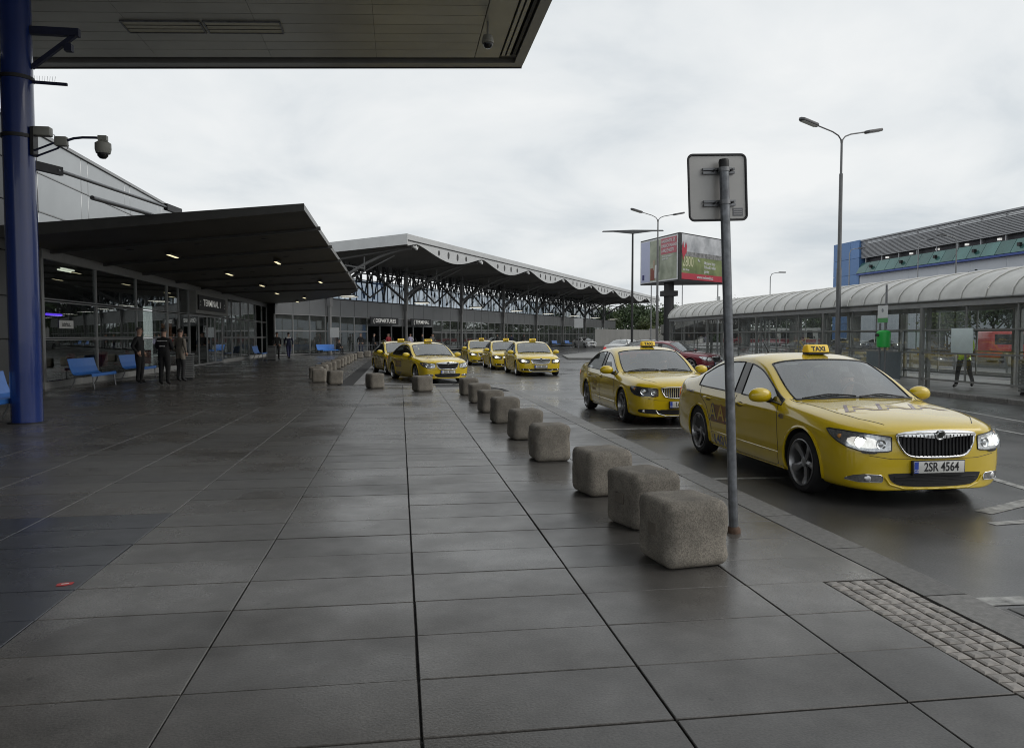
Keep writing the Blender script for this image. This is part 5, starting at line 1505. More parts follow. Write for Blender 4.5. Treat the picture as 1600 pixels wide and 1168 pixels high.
WZ = .368      # wheel centre height in the car frame (the body rides low over its wheels)
WB_F, WB_R = .94 - CAR_S0, 3.70 - CAR_S0
SIDE_GLASS, FRONT_GLASS, REAR_GLASS, PILLAR = (5, 12), (5, 7), (11, 13), (8,)

def car_shell(key, paint, st=SEDAN):
    """body / glass meshes of a saloon in one paint"""
    cage = loft_body(st, 'cage', SIDE_GLASS, FRONT_GLASS, REAR_GLASS, PILLAR, [paint, M_CGLASS, M_CGLASS_D, M_GLOSSB, M_SKIRT])
    sub = eval_mesh(cage, [('SUBSURF', dict(levels=3, render_levels=3))])
    cut = MB()
    for yy in (WB_F, WB_R):
        for sg in (-1, 1):
            cut.cyl((sg * .60, yy, WZ), (sg * 1.2, yy, WZ), .360, n=48)
    cm = cut.mesh('cut', [paint, M_CGLASS, M_CGLASS_D, M_GLOSSB, M_SKIRT])
    for p in cm.polygons: p.material_index = 4
    co = bpy.data.objects.new('cutter', cm); col.objects.link(co)
    shell = eval_mesh(sub, [('BOOLEAN', dict(operation='DIFFERENCE', object=co, solver='EXACT'))])
    bpy.data.objects.remove(co)
    body = split_by_material(shell, [0, 3, 4], [paint, M_GLOSSB, M_SKIRT], 'body_' + key)
    body.set_sharp_from_angle(angle=R(42))
    gl = split_by_material(shell, [1], [M_CGLASS], 'screen_' + key)
    gs = split_by_material(shell, [2], [M_CGLASS_D], 'side_' + key)
    # dark lining just inside the cabin
    bm = bmesh.new(); bm.from_mesh(sub)
    bmesh.ops.delete(bm, geom=[f for f in bm.faces if f.material_index in (1, 2) or f.calc_center_median().z < .3 or not (-1.05 < f.calc_center_median().y < 1.95)], context='FACES')
    bm.normal_update()
    for v in bm.verts: v.co -= v.normal * .035
    lin = bpy.data.meshes.new('lining_' + key); bm.to_mesh(lin); bm.free()
    lin.materials.clear(); lin.materials.append(M_CABIN)
    for p in lin.polygons: p.material_index = 0
    return dict(body=body, screen=gl, side=gs, lining=lin, skin=Skin(sub), loops=boundary_loops(gl) + boundary_loops(gs))

def recolour(shell, paint, key):
    """the same body pressed again in another paint"""
    body = shell['body'].copy(); body.name = 'body_' + key; body.materials[0] = paint
    keep = ('screen', 'side', 'lining', 'skin', 'loops', 'panes', 'seal')
    out = {k: shell[k] for k in keep if k in shell}; out['body'] = body
    return out

def split_halves(me):
    """glass mesh -> separate panes by connectivity"""
    bm = bmesh.new(); bm.from_mesh(me); bm.verts.ensure_lookup_table()
    seen = set(); groups = []
    for f0 in bm.faces:
        if f0.index in seen: continue
        st = [f0]; seen.add(f0.index); g = []
        while st:
            f = st.pop(); g.append(f.index)
            for e in f.edges:
                for h in e.link_faces:
                    if h.index not in seen: seen.add(h.index); st.append(h)
        groups.append(set(g))
    bm.free(); out = []
    for g in groups:
        bm = bmesh.new(); bm.from_mesh(me)
        bmesh.ops.delete(bm, geom=[f for f in bm.faces if f.index not in g], context='FACES')
        m2 = bpy.data.meshes.new('pane'); bm.to_mesh(m2); bm.free()
        for m in me.materials: m2.materials.append(m)
        out.append(m2)
    return out


def make_car(name, key, shell, label, cat, group=None, facelift=False, taxi=True, lit=True, plate='', letters=False, rails=False, paint=None, sign_glow=False):
    sk = shell['skin']; paint = paint or M_YEL
    t = empty(name, label=label, cat=cat, group=group)
    bd = link('body', shell['body'], None, t)
    link('cabin_lining', shell['lining'], None, t)
    for me in shell.setdefault('panes', split_halves(shell['screen']) + split_halves(shell['side'])):
        c = sum((v.co for v in me.vertices), Vector()) / len(me.vertices)
        nm = 'windscreen' if abs(c.x) < .1 and c.y < 0 else ('rear_window' if abs(c.x) < .1 else 'side_window')
        link(nm, me, None, t)
    # rubber seals round the glass
    sm = MB()
    for lp in shell['loops']: sm.tube(lp, .0105, 6, closed=True)
    link('window_seal', shell.setdefault('seal', sm.mesh('seal', M_CBLK, True, 60)), None, t)
    # shut lines, sill moulding, arch lips
    def seam(pts, view, r=.004, m=M_INK, nm='shut_line', par=bd, closed=False, off=-.0005, step=.03):
        k = (nm, str(pts), str(view), r)
        if k not in shell: shell[k] = MB().tube(sk.line(pts, view, off, step, closed), r, 5, closed=closed).mesh(nm, m, True, 60)
        return link(nm, shell[k], None, par)
    for side in ('left', 'right'):
        Y = -CAR_S0
        fd = [(1.50 + Y, .915), (1.455 + Y, .80), (1.42 + Y, .45), (1.45 + Y, .27), (1.54 + Y, .245), (2.50 + Y, .245), (2.56 + Y, .30), (2.56 + Y, .95)]
        rd = [(2.56 + Y, .245), (3.12 + Y, .245), (3.22 + Y, .33), (3.28 + Y, .52), (3.42 + Y, .74), (3.64 + Y, .87), (3.72 + Y, .98)]
        seam(fd, side); seam(rd, side)
        seam([(1.42 + Y, .40), (2.4 + Y, .405), (3.26 + Y, .42)], side, .009, paint, 'door_moulding')
        seam([(1.36 + Y, .235), (2.4 + Y, .232), (3.28 + Y, .235)], side, .012, paint, 'sill_lip')
        for yy in (WB_F, WB_R):
            arc = [(yy + .367 * math.cos(R(a)), WZ + .367 * math.sin(R(a))) for a in range(-21, 203, 7)]
            seam(arc, side, .016, paint, 'arch_lip', off=.001)
        for hy in (2.40 + Y, 3.36 + Y):
            sg = 1 if side == 'left' else -1
            pts = [sk.hit(side, hy + dx, .845 + dz, o) for dx, dz, o in ((-.10, 0, .004), (-.085, .004, .03), (0, .008, .036), (.085, .004, .03), (.10, 0, .004))]
            k = ('handle', side, hy)
            if k not in shell: shell[k] = MB().tube(pts, [.008, .014, .015, .014, .008], 8).mesh('handle', paint, True, 60)
            h = link('door_handle', shell[k], None, bd)
            k = ('cup', side, hy)
            if k not in shell: shell[k] = sk.patch(smooth_poly([(hy - .085, .81), (hy + .085, .81), (hy + .085, .875), (hy - .085, .875)]), side, .002, .05).mesh('cup', mat('handle_cup', (.16, .11, .006), .4, vary=.1), True, 60)
            link('handle_recess', shell[k], None, bd)
    seam([(-.66, .93 - CAR_S0 - .25), (-.69, 1.22 - CAR_S0), (-.75, 1.45 - CAR_S0)], 'top', .004); seam([(.66, .93 - CAR_S0 - .25), (.69, 1.22 - CAR_S0), (.75, 1.45 - CAR_S0)], 'top', .004)
    seam([(-.66, .68 - CAR_S0), (-.60, .40 - CAR_S0), (-.46, .20 - CAR_S0)], 'top', .004); seam([(.66, .68 - CAR_S0), (.60, .40 - CAR_S0), (.46, .20 - CAR_S0)], 'top', .004)
    # mirrors
    for sg in (-1, 1):
        k = ('mirror', sg)
        if k not in shell:
            bm = bmesh.new(); bmesh.ops.create_uvsphere(bm, u_segments=24, v_segments=14, radius=1)
            for v in bm.verts:
                x, y, z = v.co
                flat = .35 if y > 0 else 1.
                v.co = Vector((sg * (.985 + .135 * x * (1 - .12 * z)), 1.69 - CAR_S0 + .085 * y * flat, 1.01 + .083 * math.copysign(abs(z) ** .8, z) - .012 * x * 0))
            me = bpy.data.meshes.new('mirror'); bm.to_mesh(me); bm.free(); me.materials.append(paint)
            me.polygons.foreach_set('use_smooth', [True] * len(me.polygons)); shell[k] = me
            g = MB(); g.tube([(sg * .80, 1.71 - CAR_S0, .94), (sg * .88, 1.70 - CAR_S0, .95), (sg * .93, 1.70 - CAR_S0, .97)], [.04, .03, .028], 8)
            shell[k + ('arm',)] = g.mesh('arm', M_CBLK, True, 60)
            g = MB(); g.prism([(sg * (.985 + .105 * math.cos(a * .2618)), 1.01 + .066 * math.sin(a * .2618)) for a in range(24)], 1.722 - CAR_S0, 1.727 - CAR_S0, 'y')
            shell[k + ('glass',)] = g.mesh('mglass', M_CHROME)
        mi = link('wing_mirror', shell[k], None, t)
        link('mirror_arm', shell[k + ('arm',)], None, mi); link('mirror_glass', shell[k + ('glass',)], None, mi)
    # front end
    fk = 'fl' if facelift else 'pre'
    def part(nm, key2, fn, m, par=t, sm=True):
        k = (fk, nm, key2)
        if k not in shell: shell[k] = fn().mesh(nm, m, sm, 45)
        return link(nm, shell[k], None, par)
    if not facelift:
        gp = [(-.40, .735), (-.38, .65), (-.315, .558), (-.22, .535), (.22, .535), (.315, .558), (.38, .65), (.40, .735), (.40, .755), (.16, .766), (-.16, .766), (-.40, .755)]
    else:
        gp = [(-.40, .725), (-.375, .635), (-.31, .555), (.31, .555), (.375, .635), (.40, .725), (.395, .745), (.15, .758), (-.15, .758), (-.395, .745)]
    gp = smooth_poly(gp, 2)
    gr = part('grille', 0, lambda: sk.patch(gp, 'front', .006, .06), M_INK)
    part('grille_frame', 0, lambda: MB().tube(sk.line(gp, 'front', .008, .03, True), .0125, 8, closed=True), M_CHROME, gr)
    def slats():
        m = MB()
        for i in range(-9, 10):
            x = i * .038
            zt, zb = .748, .545 + max(0, abs(x) - .22) * .45
            m.tube(sk.line([(x, zb), (x, zt)], 'front', .012, .05), .0085 if not facelift else .007, 6)
        return m
    part('grille_slats', 0, slats, M_GLOSSB if not facelift else M_CHROME, gr)
    part('grille_bar', 0, lambda: sk.patch(smooth_poly([(-.40, .733), (-.17, .733), (-.11, .715), (.11, .715), (.17, .733), (.40, .733), (.40, .766), (.13, .782), (-.13, .782), (-.40, .766)], 2) if not facelift else smooth_poly([(-.40, .738), (-.1, .745), (.1, .745), (.40, .738), (.40, .755), (.1, .768), (-.1, .768), (-.40, .755)], 2), 'front', .018, .06), M_CHROME, gr)
    def badge():
        c = sk.hit('front', 0, .747, .03)
        Mb = Matrix.Translation(c) @ Matrix.Rotation(R(90 + 14), 4, 'X')
        return MB().lathe([(0, .004), (.030, .004), (.034, .0), (.040, .006), (.048, .006), (.052, -.01), (.03, -.03)], 28, Mb)
    bg = part('badge', 0, badge, M_CHROME, gr)
    def arrow():
        c = sk.hit('front', 0, .747, .036)
        Mb = Matrix.Translation(c) @ Matrix.Rotation(R(90 + 14), 4, 'X')
        m = MB()
        m.prism([(-.018, -.012), (.006, -.012), (.006, -.02), (.022, -.006), (.006, .008), (.006, .0), (-.018, .0)], -.001, .0035, M=Mb)
        for k in range(3): m.prism([(-.012 + k * .01, .004), (-.006 + k * .01, .004), (-.012 + k * .01, .02), (-.018 + k * .01, .018)], -.001, .0035, M=Mb)
        m.prism(ell(0, 0, .031, .031, 24), -.002, .0, M=Mb)
        return m
    part('badge_emblem', 0, arrow, mat('badge_dark', (.05, .055, .05), .3, .4, vary=.1), bg)
    # lamps
    for sg in (-1, 1):
        vw = ('corner', sg, .36, .72 - CAR_S0)
        if not facelift: hp = [(8, .598), (11, .588), (24, .580), (34, .592), (44, .622), (54, .668), (63, .722), (69, .766), (66, .772), (50, .768), (30, .752), (10, .730), (8, .722)]
        else: hp = [(9, .598), (12, .588), (24, .578), (38, .588), (50, .615), (59, .660), (65, .720), (65, .758), (46, .756), (28, .742), (11, .724), (9, .716)]
        hb = part('headlight', sg, lambda: sk.patch(hp, vw, .003, .05), M_LAMPIN if not facelift else M_LAMPDK)
        part('headlight_rim', sg, lambda: MB().tube(sk.line(hp, vw, .004, .03, True), .006, 6, closed=True), M_INK, hb)
        def bowl(a, z, rr, dep, off=.004):
            def f():
                c = sk.hit(vw, a, z, off)
                nx = Vector((sg * .25, -.96, .05)).normalized()
                Mb = Matrix.Translation(c) @ nx.to_track_quat('Z', 'Y').to_matrix().to_4x4()
                return MB().lathe([(rr * .62, -.002), (rr * .92, .006), (rr, .010), (rr * 1.04, .002), (rr * 1.04, -.02)], 24, Mb)
            return f
        def bulb(a, z, rr, off=.006):
            def f():
                c = sk.hit(vw, a, z, off)
                nx = Vector((sg * .25, -.96, .05)).normalized()
                Mb = Matrix.Translation(c) @ nx.to_track_quat('Z', 'Y').to_matrix().to_4x4()
                return MB().lathe([(0, rr * .22), (rr * .5, rr * .19), (rr * .85, rr * .1), (rr, 0), (rr, -.02)], 20, Mb)
            return f
        part('reflector_bowl', (sg, 1), bowl(33, .670, .058, .03), M_CHROME, hb)
        part('reflector_bowl', (sg, 2), bowl(17, .655, .045, .03), M_CHROME, hb)
        part('headlight_bulb', (sg, lit), bulb(33, .670, .040), M_LIT if lit else M_LAMPIN, hb)
        part('headlight_bulb', (sg, 2), bulb(17, .655, .026), M_LAMPIN, hb)
        if lit: part('lit_reflector', sg, lambda: sk.patch(smooth_poly([(20, .610), (40, .627), (46, .690), (38, .725), (24, .715), (17, .665)], 1), vw, .0045, .03), M_LITREF, hb)
        part('turn_lamp', sg, bulb(51, .712, .022), mat('amber', (.5, .2, .03), .2, vary=.1), hb)
        part('headlight_cover', sg, lambda: sk.patch(hp, vw, .034, .05), M_LAMPC, hb)
        part('washer_cap', sg, lambda: sk.patch(smooth_poly([(20, .563), (32, .567), (33, .593), (20, .587)]), vw, .010, .04), M_GLOSSB if not facelift else paint)
        if not facelift:
            fp = [(16, .298), (34, .296), (46, .312), (45, .326), (38, .358), (30, .372), (17, .368), (15, .35), (15, .31)]
            fg = part('fog_lamp', sg, lambda: sk.patch(fp, vw, .005, .05), mat('fog_reflector', (.22, .22, .22), .25, .5, vary=.4, scale=40))
            part('fog_rim', sg, lambda: MB().tube(sk.line(fp, vw, .006, .03, True), .003, 6, closed=True), M_CHROME, fg)
            part('fog_bulb', sg, bulb(27, .334, .032), M_LAMPIN, fg)
        else:
            fp = smooth_poly([(4, .268), (40, .292), (44, .33), (38, .365), (4, .352)], 1)
            fg = part('fog_lamp', sg, lambda: sk.patch(fp, vw, .006, .05), M_INK)
            part('fog_bulb', sg, bulb(32, .325, .03), M_LAMPIN, fg)
        part('tail_lamp', sg, lambda: tail_patch(sk, sg), M_REDLAMP)
    ip = smooth_poly([(-.475, .362), (-.44, .295), (-.33, .256), (.33, .256), (.44, .295), (.475, .362), (.475, .388), (-.475, .388)] if not facelift else [(-.47, .335), (-.46, .285), (-.38, .262), (.38, .262), (.46, .285), (.47, .335), (.44, .352), (-.44, .352)], 2)
    it = part('lower_intake', 0, lambda: sk.patch(ip, 'front', .005, .06), M_INK)
    def bars():
        m = MB()
        for z in (.285, .318, .348):
            w = .42 if z > .3 else .34
            m.tube(sk.line([(-w, z), (w, z)], 'front', .010, .05), .006, 6)
        return m
    part('intake_bars', 0, bars, M_CBLK, it)
    part('intake_lip', 0, lambda: MB().tube(sk.line([(-.505, .345), (-.46, .28), (-.33, .240), (.33, .240), (.46, .28), (.505, .345)], 'front', .004, .03), .011, 8), paint if not facelift else M_CHROME, it)
    part('bumper_shadow_line', 0, lambda: MB().tube(sk.line([(-.64, .548), (-.44, .518), (.44, .518), (.64, .548)], 'front', -.001, .04), .003, 5), M_CBLK, bd)
    # plate
    c = sk.hit('front', 0, .445, .022)
    pl = MB().box(-.26, .26, c.y - .006, c.y + .012, .390, .500).build('number_plate', M_PLATE, t, bevel=.003)
    MB().box(-.27, .27, c.y - .002, c.y + .03, .368, .507).build('plate_holder', M_CBLK, pl, bevel=.003)
    MB().box(-.258, -.215, c.y - .0075, c.y - .002, .392, .498).build('plate_band', M_PLBLUE, pl)
    if plate:
        text_obj('plate_characters', plate, .118, M_INK, pl, basis((.022, c.y - .0072, .444), (1, 0, 0), (0, 0, 1)), .0006, .0022, .80)
        text_obj('plate_country', 'CZ', .035, M_PLATE, pl, basis((-.236, c.y - .0085, .412), (1, 0, 0), (0, 0, 1)), .0005)
    rp = MB().box(-.26, .26, sk.hit('rear', 0, .78, .01).y - .02, sk.hit('rear', 0, .78, .012).y, .725, .835).build('number_plate', M_PLATE, t)
    # wheels
    for yy in (WB_F, WB_R):
        for sg in (-1, 1): wheel(t, sg * .785, yy, sg)
    # wipers
    for a, b in (((-.62, 1.42), (-.02, 1.365)), ((.02, 1.35), (.60, 1.42))):
        k = ('wiper', a)
        if k not in shell:
            p = sk.line([(a[0], a[1] - CAR_S0), ((a[0] + b[0]) / 2, (a[1] + b[1]) / 2 - CAR_S0 + .03), (b[0], b[1] - CAR_S0)], 'top', .014, .08)
            shell[k] = MB().tube(p, .009, 6).mesh('wiper', M_CBLK, True, 60)
        link('wiper', shell[k], None, t)
    part('cowl_panel', 0, lambda: sk.patch([(-.72, 1.43 - CAR_S0), (-.38, 1.345 - CAR_S0), (0, 1.32 - CAR_S0), (.38, 1.345 - CAR_S0), (.72, 1.43 - CAR_S0), (.72, 1.455 - CAR_S0), (.38, 1.39 - CAR_S0), (0, 1.365 - CAR_S0), (-.38, 1.39 - CAR_S0), (-.72, 1.455 - CAR_S0)], 'top', .003, .08), M_CBLK)
    part('aerial', 0, lambda: MB().tube([(0, 3.42 - CAR_S0, 1.42), (0, 3.50 - CAR_S0, 1.50), (0, 3.62 - CAR_S0, 1.60)], [.016, .008, .005], 6), M_CBLK)
    # cabin
    def dash():
        m = MB()
        m.prism([(1.40 - CAR_S0, .66), (1.40 - CAR_S0, .90), (1.50 - CAR_S0, .925), (1.80 - CAR_S0, .89), (1.87 - CAR_S0, .68)], -.72, .72, 'x')
        return m
    part('dashboard', 0, dash, M_CABIN)
    part('steering_wheel', 0, lambda: MB().tube([(.36 + .185 * math.cos(a * .3142), 1.95 - CAR_S0 + .05 * math.sin(a * .3142), .94 + .18 * math.sin(a * .3142)) for a in range(20)], .016, 6, closed=True), M_CBLK)
    def seat(cx, s0):
        def f():
            m = MB(); Y = s0 - CAR_S0
            m.prism([(Y, .48), (Y + .52, .44), (Y + .66, 1.04), (Y + .56, 1.08), (Y + .40, .60), (Y, .62)], cx - .25, cx + .25, 'x')
            m.prism([(Y + .60, 1.08), (Y + .68, 1.08), (Y + .70, 1.27), (Y + .62, 1.28)], cx - .13, cx + .13, 'x')
            return m
        return f
    for cx, s0 in ((-.36, 2.0), (.36, 2.0), (-.36, 2.9), (.36, 2.9)): part('car_seat', (cx, s0), seat(cx, s0), M_SEAT)
    if taxi:
        def lamp():
            m = MB(); y0 = 2.42 - CAR_S0
            m.prism([(y0 - .085, 1.472), (y0 + .085, 1.472), (y0 + .04, 1.569), (y0 - .04, 1.569)], -.045, .245, 'x')
            return m
        k = ('roofsign',)
        if k not in shell:
            o_ = lamp().build('roof_sign', M_SIGNY, None, bevel=.02, seg=3); shell[k] = o_.data; bpy.data.objects.remove(o_)
        rs = link('roof_sign', shell[k], None, t)
        y0 = 2.42 - CAR_S0
        part('sign_foot', 0, lambda: MB().box(-.03, .23, y0 - .075, y0 + .075, 1.452, 1.476), M_CBLK, rs)
        for sgn in (-1, 1):
            k = ('taxitext', sgn)
            n_up = Vector((0, -sgn * .045, .097)).normalized()
            if k not in shell:
                me = text_mesh('TAXI', .085, .001, .003, .95)
                me.transform(basis((.10, y0 + sgn * .068, 1.515), (-sgn, 0, 0), (0, -sgn * .40, .9165))); me.materials.append(M_INK); shell[k] = me
            link('roof_sign_lettering', shell[k], None, rs)
    if letters:
        # bonnet letters and door lettering
        for dx, ch in ((-.37, 'A'), (0, 'A'), (.37, 'A')):
            part('bonnet_letter', (dx, 1), lambda: sk.letters(ch, .40, 'top', dx, .80 - CAR_S0, .0022, 1.22, 1, .024), mat('decal_violet', (.15, .075, .10), .35, vary=.15, coat=.4), bd)
            part('bonnet_letter', (dx, 2), lambda: sk.letters(ch, .40, 'top', dx + .010, .80 - CAR_S0, .0034, 1.22, 1, .002), M_DECALY, bd)
        for side, fl in (('right', -1), ('left', 1)):
            cy = 2.94 - CAR_S0
            for k2 in range(3):
                part('door_letter', (side, k2, 1), lambda: sk.letters('A', .27, side, cy + fl * (k2 - 1) * .25, .665, .0025, 1.2, fl, .016), M_DECALR if k2 % 2 else M_DECALB, bd)
                part('door_letter', (side, k2, 2), lambda: sk.letters('A', .27, side, cy + fl * (k2 - 1) * .25, .665, .0038, 1.2, fl, .003), M_DECALY, bd)
            part('door_panel', side, lambda: sk.patch([(cy - .40, .545), (cy + .32, .545), (cy + .32, .775), (cy - .40, .775)], side, .0012, .06), mat('decal_brown', (.22, .10, .012), .35, vary=.1, coat=.4), bd)
            part('door_lettering', side, lambda: sk.letters('14014', .17, side, cy, .315, .0025, 1.25, fl, .004), M_DECALB, bd)
            part('quarter_lettering', side, lambda: sk.letters('www.aaa.cz', .062, side, 4.05 - CAR_S0, .90, .0025, 1.1, fl, .001), M_DECALB, bd)
            part('wing_number', side, lambda: sk.letters('403', .07, side, 1.36 - CAR_S0, .80, .0025, 1.1, fl, .001), M_DECALB, bd)
    elif taxi:
        for side, fl in (('right', -1), ('left', 1)):
            cy = 3.0 - CAR_S0
            part('door_lettering', (side, 'p'), lambda: sk.letters('TAXI', .17, side, cy, .68, .0025, 1.2, fl, .004), mat('decal_dim', (.25, .14, .01), .35, vary=.1), bd)
            part('door_lettering', (side, 'q'), lambda: sk.letters('PRAHA', .085, side, cy, .55, .0025, 1.2, fl, .002), mat('decal_dim', (.25, .14, .01), .35, vary=.1), bd)
    if rails:
        for sg in (-1, 1):
            part('roof_rail', sg, lambda: MB().tube([(sg * .56, 2.45 - CAR_S0, 1.42), (sg * .56, 2.52 - CAR_S0, 1.47), (sg * .55, 3.0 - CAR_S0, 1.50), (sg * .55, 3.5 - CAR_S0, 1.46), (sg * .55, 3.6 - CAR_S0, 1.40)], .016, 8), M_RIM)
    return t

def tail_patch(sk, sg):
    m = MB()
    pts = smooth_poly([(0, .77), (.55, .74), (1, .80), (1.02, .88), (.7, .93), (0, .93)], 1)
    # fan of rays swept from straight behind to the side
    def hp(u, z):
        a = R(12 + 62 * u)
        d = -Vector((sg * math.sin(a), math.cos(a), 0)); o = Vector((sg * .45, 4.45 - CAR_S0, z)) - d * 3
        loc, nr, _, _ = sk.t.ray_cast(o, d)
        return loc - d * .004
    bm = bmesh.new(); bm.faces.new([bm.verts.new((a * .5, b, 0)) for a, b in pts]); bmesh.ops.triangulate(bm, faces=bm.faces[:])
    for _ in range(4):
        ed = [e for e in bm.edges if e.calc_length() > .05]
        if not ed: break
        bmesh.ops.subdivide_edges(bm, edges=ed, cuts=1); bmesh.ops.triangulate(bm, faces=bm.faces[:])
    bm.verts.index_update()
    m.add([hp(v.co.x / .5, v.co.y) for v in bm.verts], [tuple(v.index for v in f.verts) for f in bm.faces])
    bm.free()
    return m

# ------------------------------------------------------------------ vehicles in place
shY = car_shell('yellow', M_YEL)
def place(t, x, y, rz, drop=WZ - .318): t.location = (x, y, ROAD_Z - drop); t.rotation_euler = (0, 0, R(rz)); return t
TG = 'yellow taxis'
place(make_car('taxi', 'a', shY, 'nearest yellow taxi with three large letters on its bonnet, right of the sign pole', 'taxi', TG, letters=True, plate='2SR 4564'), 5.01, 8.88, 0)
place(make_car('taxi', 'b', shY, 'yellow taxi with dark headlamps waiting directly behind the nearest taxi', 'taxi', TG, facelift=True, lit=False, plate='1AB 2376'), 5.05, 15.55, 0)
place(make_car('taxi', 'c', shY, 'yellow taxi facing us with both headlights on, farthest right of the middle group', 'taxi', TG, facelift=True, plate='1AK 0305'), 5.62, 33.0, 1)
place(make_car('taxi', 'd', shY, 'yellow taxi half hidden right behind the taxi with both headlights on', 'taxi', TG, facelift=True, plate='1AH 7712'), 5.25, 38.8, 1)
place(make_car('taxi', 'e', shY, 'farthest yellow taxi, its left headlight shining, between the turning taxi and the queue', 'taxi', TG, facelift=True, plate='1AI 7748'), 4.65, 45.0, 2)
place(make_car('taxi', 'f', shY, 'yellow taxi turned aside in the bay behind the middle bollards', 'taxi', TG, letters=True, lit=False, plate='2SR 9076'), .95, 28.75, 17)
place(make_car('taxi', 'g', shY, 'yellow estate taxi with roof rails mostly hidden behind the turned taxi', 'taxi', TG, facelift=True, lit=False, rails=True, plate='2AB 1204'), -.05, 34.6, 12)
shR = recolour(shY, M_RED, 'red')
place(make_car('parked_car', 'r', shR, 'dark red saloon crossing behind the second taxi', 'car', facelift=False, taxi=False, lit=False, paint=M_RED, plate='3A2 5518'), 12.6, 34.6, 40)
shW = recolour(shY, M_WHITE, 'white')
place(make_car('parked_car', 'w', shW, 'white car with its back to us left of the dark red saloon', 'car', taxi=False, lit=False, paint=M_WHITE), 16.3, 54.0, 140)
place(make_car('parked_car', 'w', shW, 'small far white car before the grey wall', 'car', taxi=False, lit=False, paint=M_WHITE), 26.3, 108, 20).scale = (1, .88, 1.06)
M_SILV = mat('silver_paint', (.36, .37, .37), .3, .4, vary=.05, coat=.7); shS = recolour(shY, M_SILV, 'silver')
for i, (x, y) in enumerate(((59.5, 88), (56.2, 90.5))):
    place(make_car('oncoming_car', 's%d' % i, shS, ('silver car with lit headlights seen through the shelter behind the green bin', 'silver car with lit headlights seen through the shelter left of the green bin')[i], 'car', taxi=False, lit=True, paint=M_SILV), x, y, 28)
shK = recolour(shY, mat('graphite_paint', (.03, .032, .036), .3, .3, vary=.05, coat=.7), 'grey')
place(make_car('parked_car', 'k', shK, 'dark grey car just behind the nose of the dark red saloon', 'car', taxi=False, lit=False, paint=MATS['graphite_paint']), 16.2, 47.5, 40)

def box_vehicle(name, label, cat, prof, half, paint, windows, wheels, wr, nose, extra=None):
    """van or bus: a bevelled side outline with glazing, lamps and wheels of its own; nose towards -y"""
    t = empty(name, label=label, cat=cat)
    MB().prism(prof, -half, half, 'x').build('body', paint, t, bevel=.10, seg=3)
    for sg in (-1, 1):
        for (y0, y1, z0, z1) in windows:
            MB().prism([(y0 + .1, z0), (y1, z0), (y1, z1), (y0 + .25 if y0 < windows[0][0] + .05 else y0 + .1, z1)], sg * (half - .03), sg * (half + .006), 'x').build('side_window', M_GLOSSB, t)
        for y in wheels:
            MB().cyl((sg * (half - .25), y, wr), (sg * (half + .004), y, wr), wr + .06, n=24).build('wheel_arch', M_INK, t)
            w = MB().cyl((sg * (half - .22), y, wr), (sg * (half + .015), y, wr), wr, n=28).build('wheel', M_TYRE, t, True)
            MB().cyl((sg * (half + .015), y, wr), (sg * (half + .03), y, wr), wr * .62, n=20).build('rim', M_RIM, w, True)
        MB().box(sg * (half - .42) - .16, sg * (half - .42) + .16, nose[0] - .02, nose[0] + .2, nose[1] - .11, nose[1] + .09).build('headlight', M_LIT if nose[2] else M_LAMPIN, t, bevel=.03)
        MB().box(sg * (half + .02), sg * (half + .20), nose[0] + .55, nose[0] + .70, nose[1] + .55, nose[1] + .80).build('wing_mirror', M_CBLK, t, bevel=.03)
    MB().box(-half + .5, half - .5, nose[0] - .015, nose[0] + .05, nose[1] - .12, nose[1] + .06).build('grille', M_INK, t)
    MB().box(-half + .05, half - .05, nose[0] - .03, nose[0] + .1, nose[1] - .52, nose[1] - .25).build('bumper', M_CBLK, t, bevel=.03)
    return t
M_VRED = mat('van_red', (.42, .022, .015), .3, vary=.05, coat=.6)
v = box_vehicle('red_van', 'bright red van seen through the shelter at the right frame edge', 'van',
    [(-2.40, .30), (-2.42, .85), (-1.75, 1.08), (-1.05, 1.86), (-.8, 1.93), (2.35, 1.93), (2.45, 1.2), (2.45, .30)], .95, M_VRED,
    [(-1.45, -.55, 1.12, 1.74), (-.45, .85, 1.12, 1.74), (.95, 2.2, 1.12, 1.74)], (-1.55, 1.45), .33, (-2.42, .78, True))
MB().add([(-.82, -1.72, 1.13), (.82, -1.72, 1.13), (.74, -1.09, 1.84), (-.74, -1.09, 1.84)], [(0, 1, 2, 3)]).build('windscreen', M_GLOSSB, v).location = (0, -.035, .03)
place(v, 38.5, 42.8, 76, 0)
M_BUSW = mat('bus_white', (.50, .49, .46), .4, vary=.06); M_BUSR = mat('bus_red', (.30, .03, .05), .4, vary=.08)
for i, (x, y) in enumerate(((66.5, 124), (62.0, 128))):
    b_ = box_vehicle('city_bus', ('cream and red city bus with lit headlights far behind the shelter', 'second cream and red bus behind the lit bus')[i], 'bus',
        [(-5.9, .35), (-6.0, 1.3), (-5.85, 3.0), (6, 3.0), (6, .35)], 1.25, M_BUSW,
        [(-5.2, -3.9, 1.25, 2.6), (-3.6, -1.9, 1.25, 2.6), (-1.7, .1, 1.25, 2.6), (.3, 2.1, 1.25, 2.6), (2.3, 4.1, 1.25, 2.6), (4.3, 5.8, 1.25, 2.6)], (-3.4, 3.0), .48, (-5.99, .8, i == 0))
    for sg in (-1, 1): MB().box(sg * 1.252 if sg > 0 else -1.262, 1.262 if sg > 0 else -1.252, -5.7, 5.9, .55, 1.15).build('red_band', M_BUSR, b_)
    MB().box(-1.2, 1.2, -6.03, -5.99, .45, 1.2).build('red_front', M_BUSR, b_); MB().box(-1.12, 1.12, -6.01, -5.86, 1.3, 2.55).build('windscreen', M_GLOSSB, b_)
    place(b_, x, y, 28, 0)

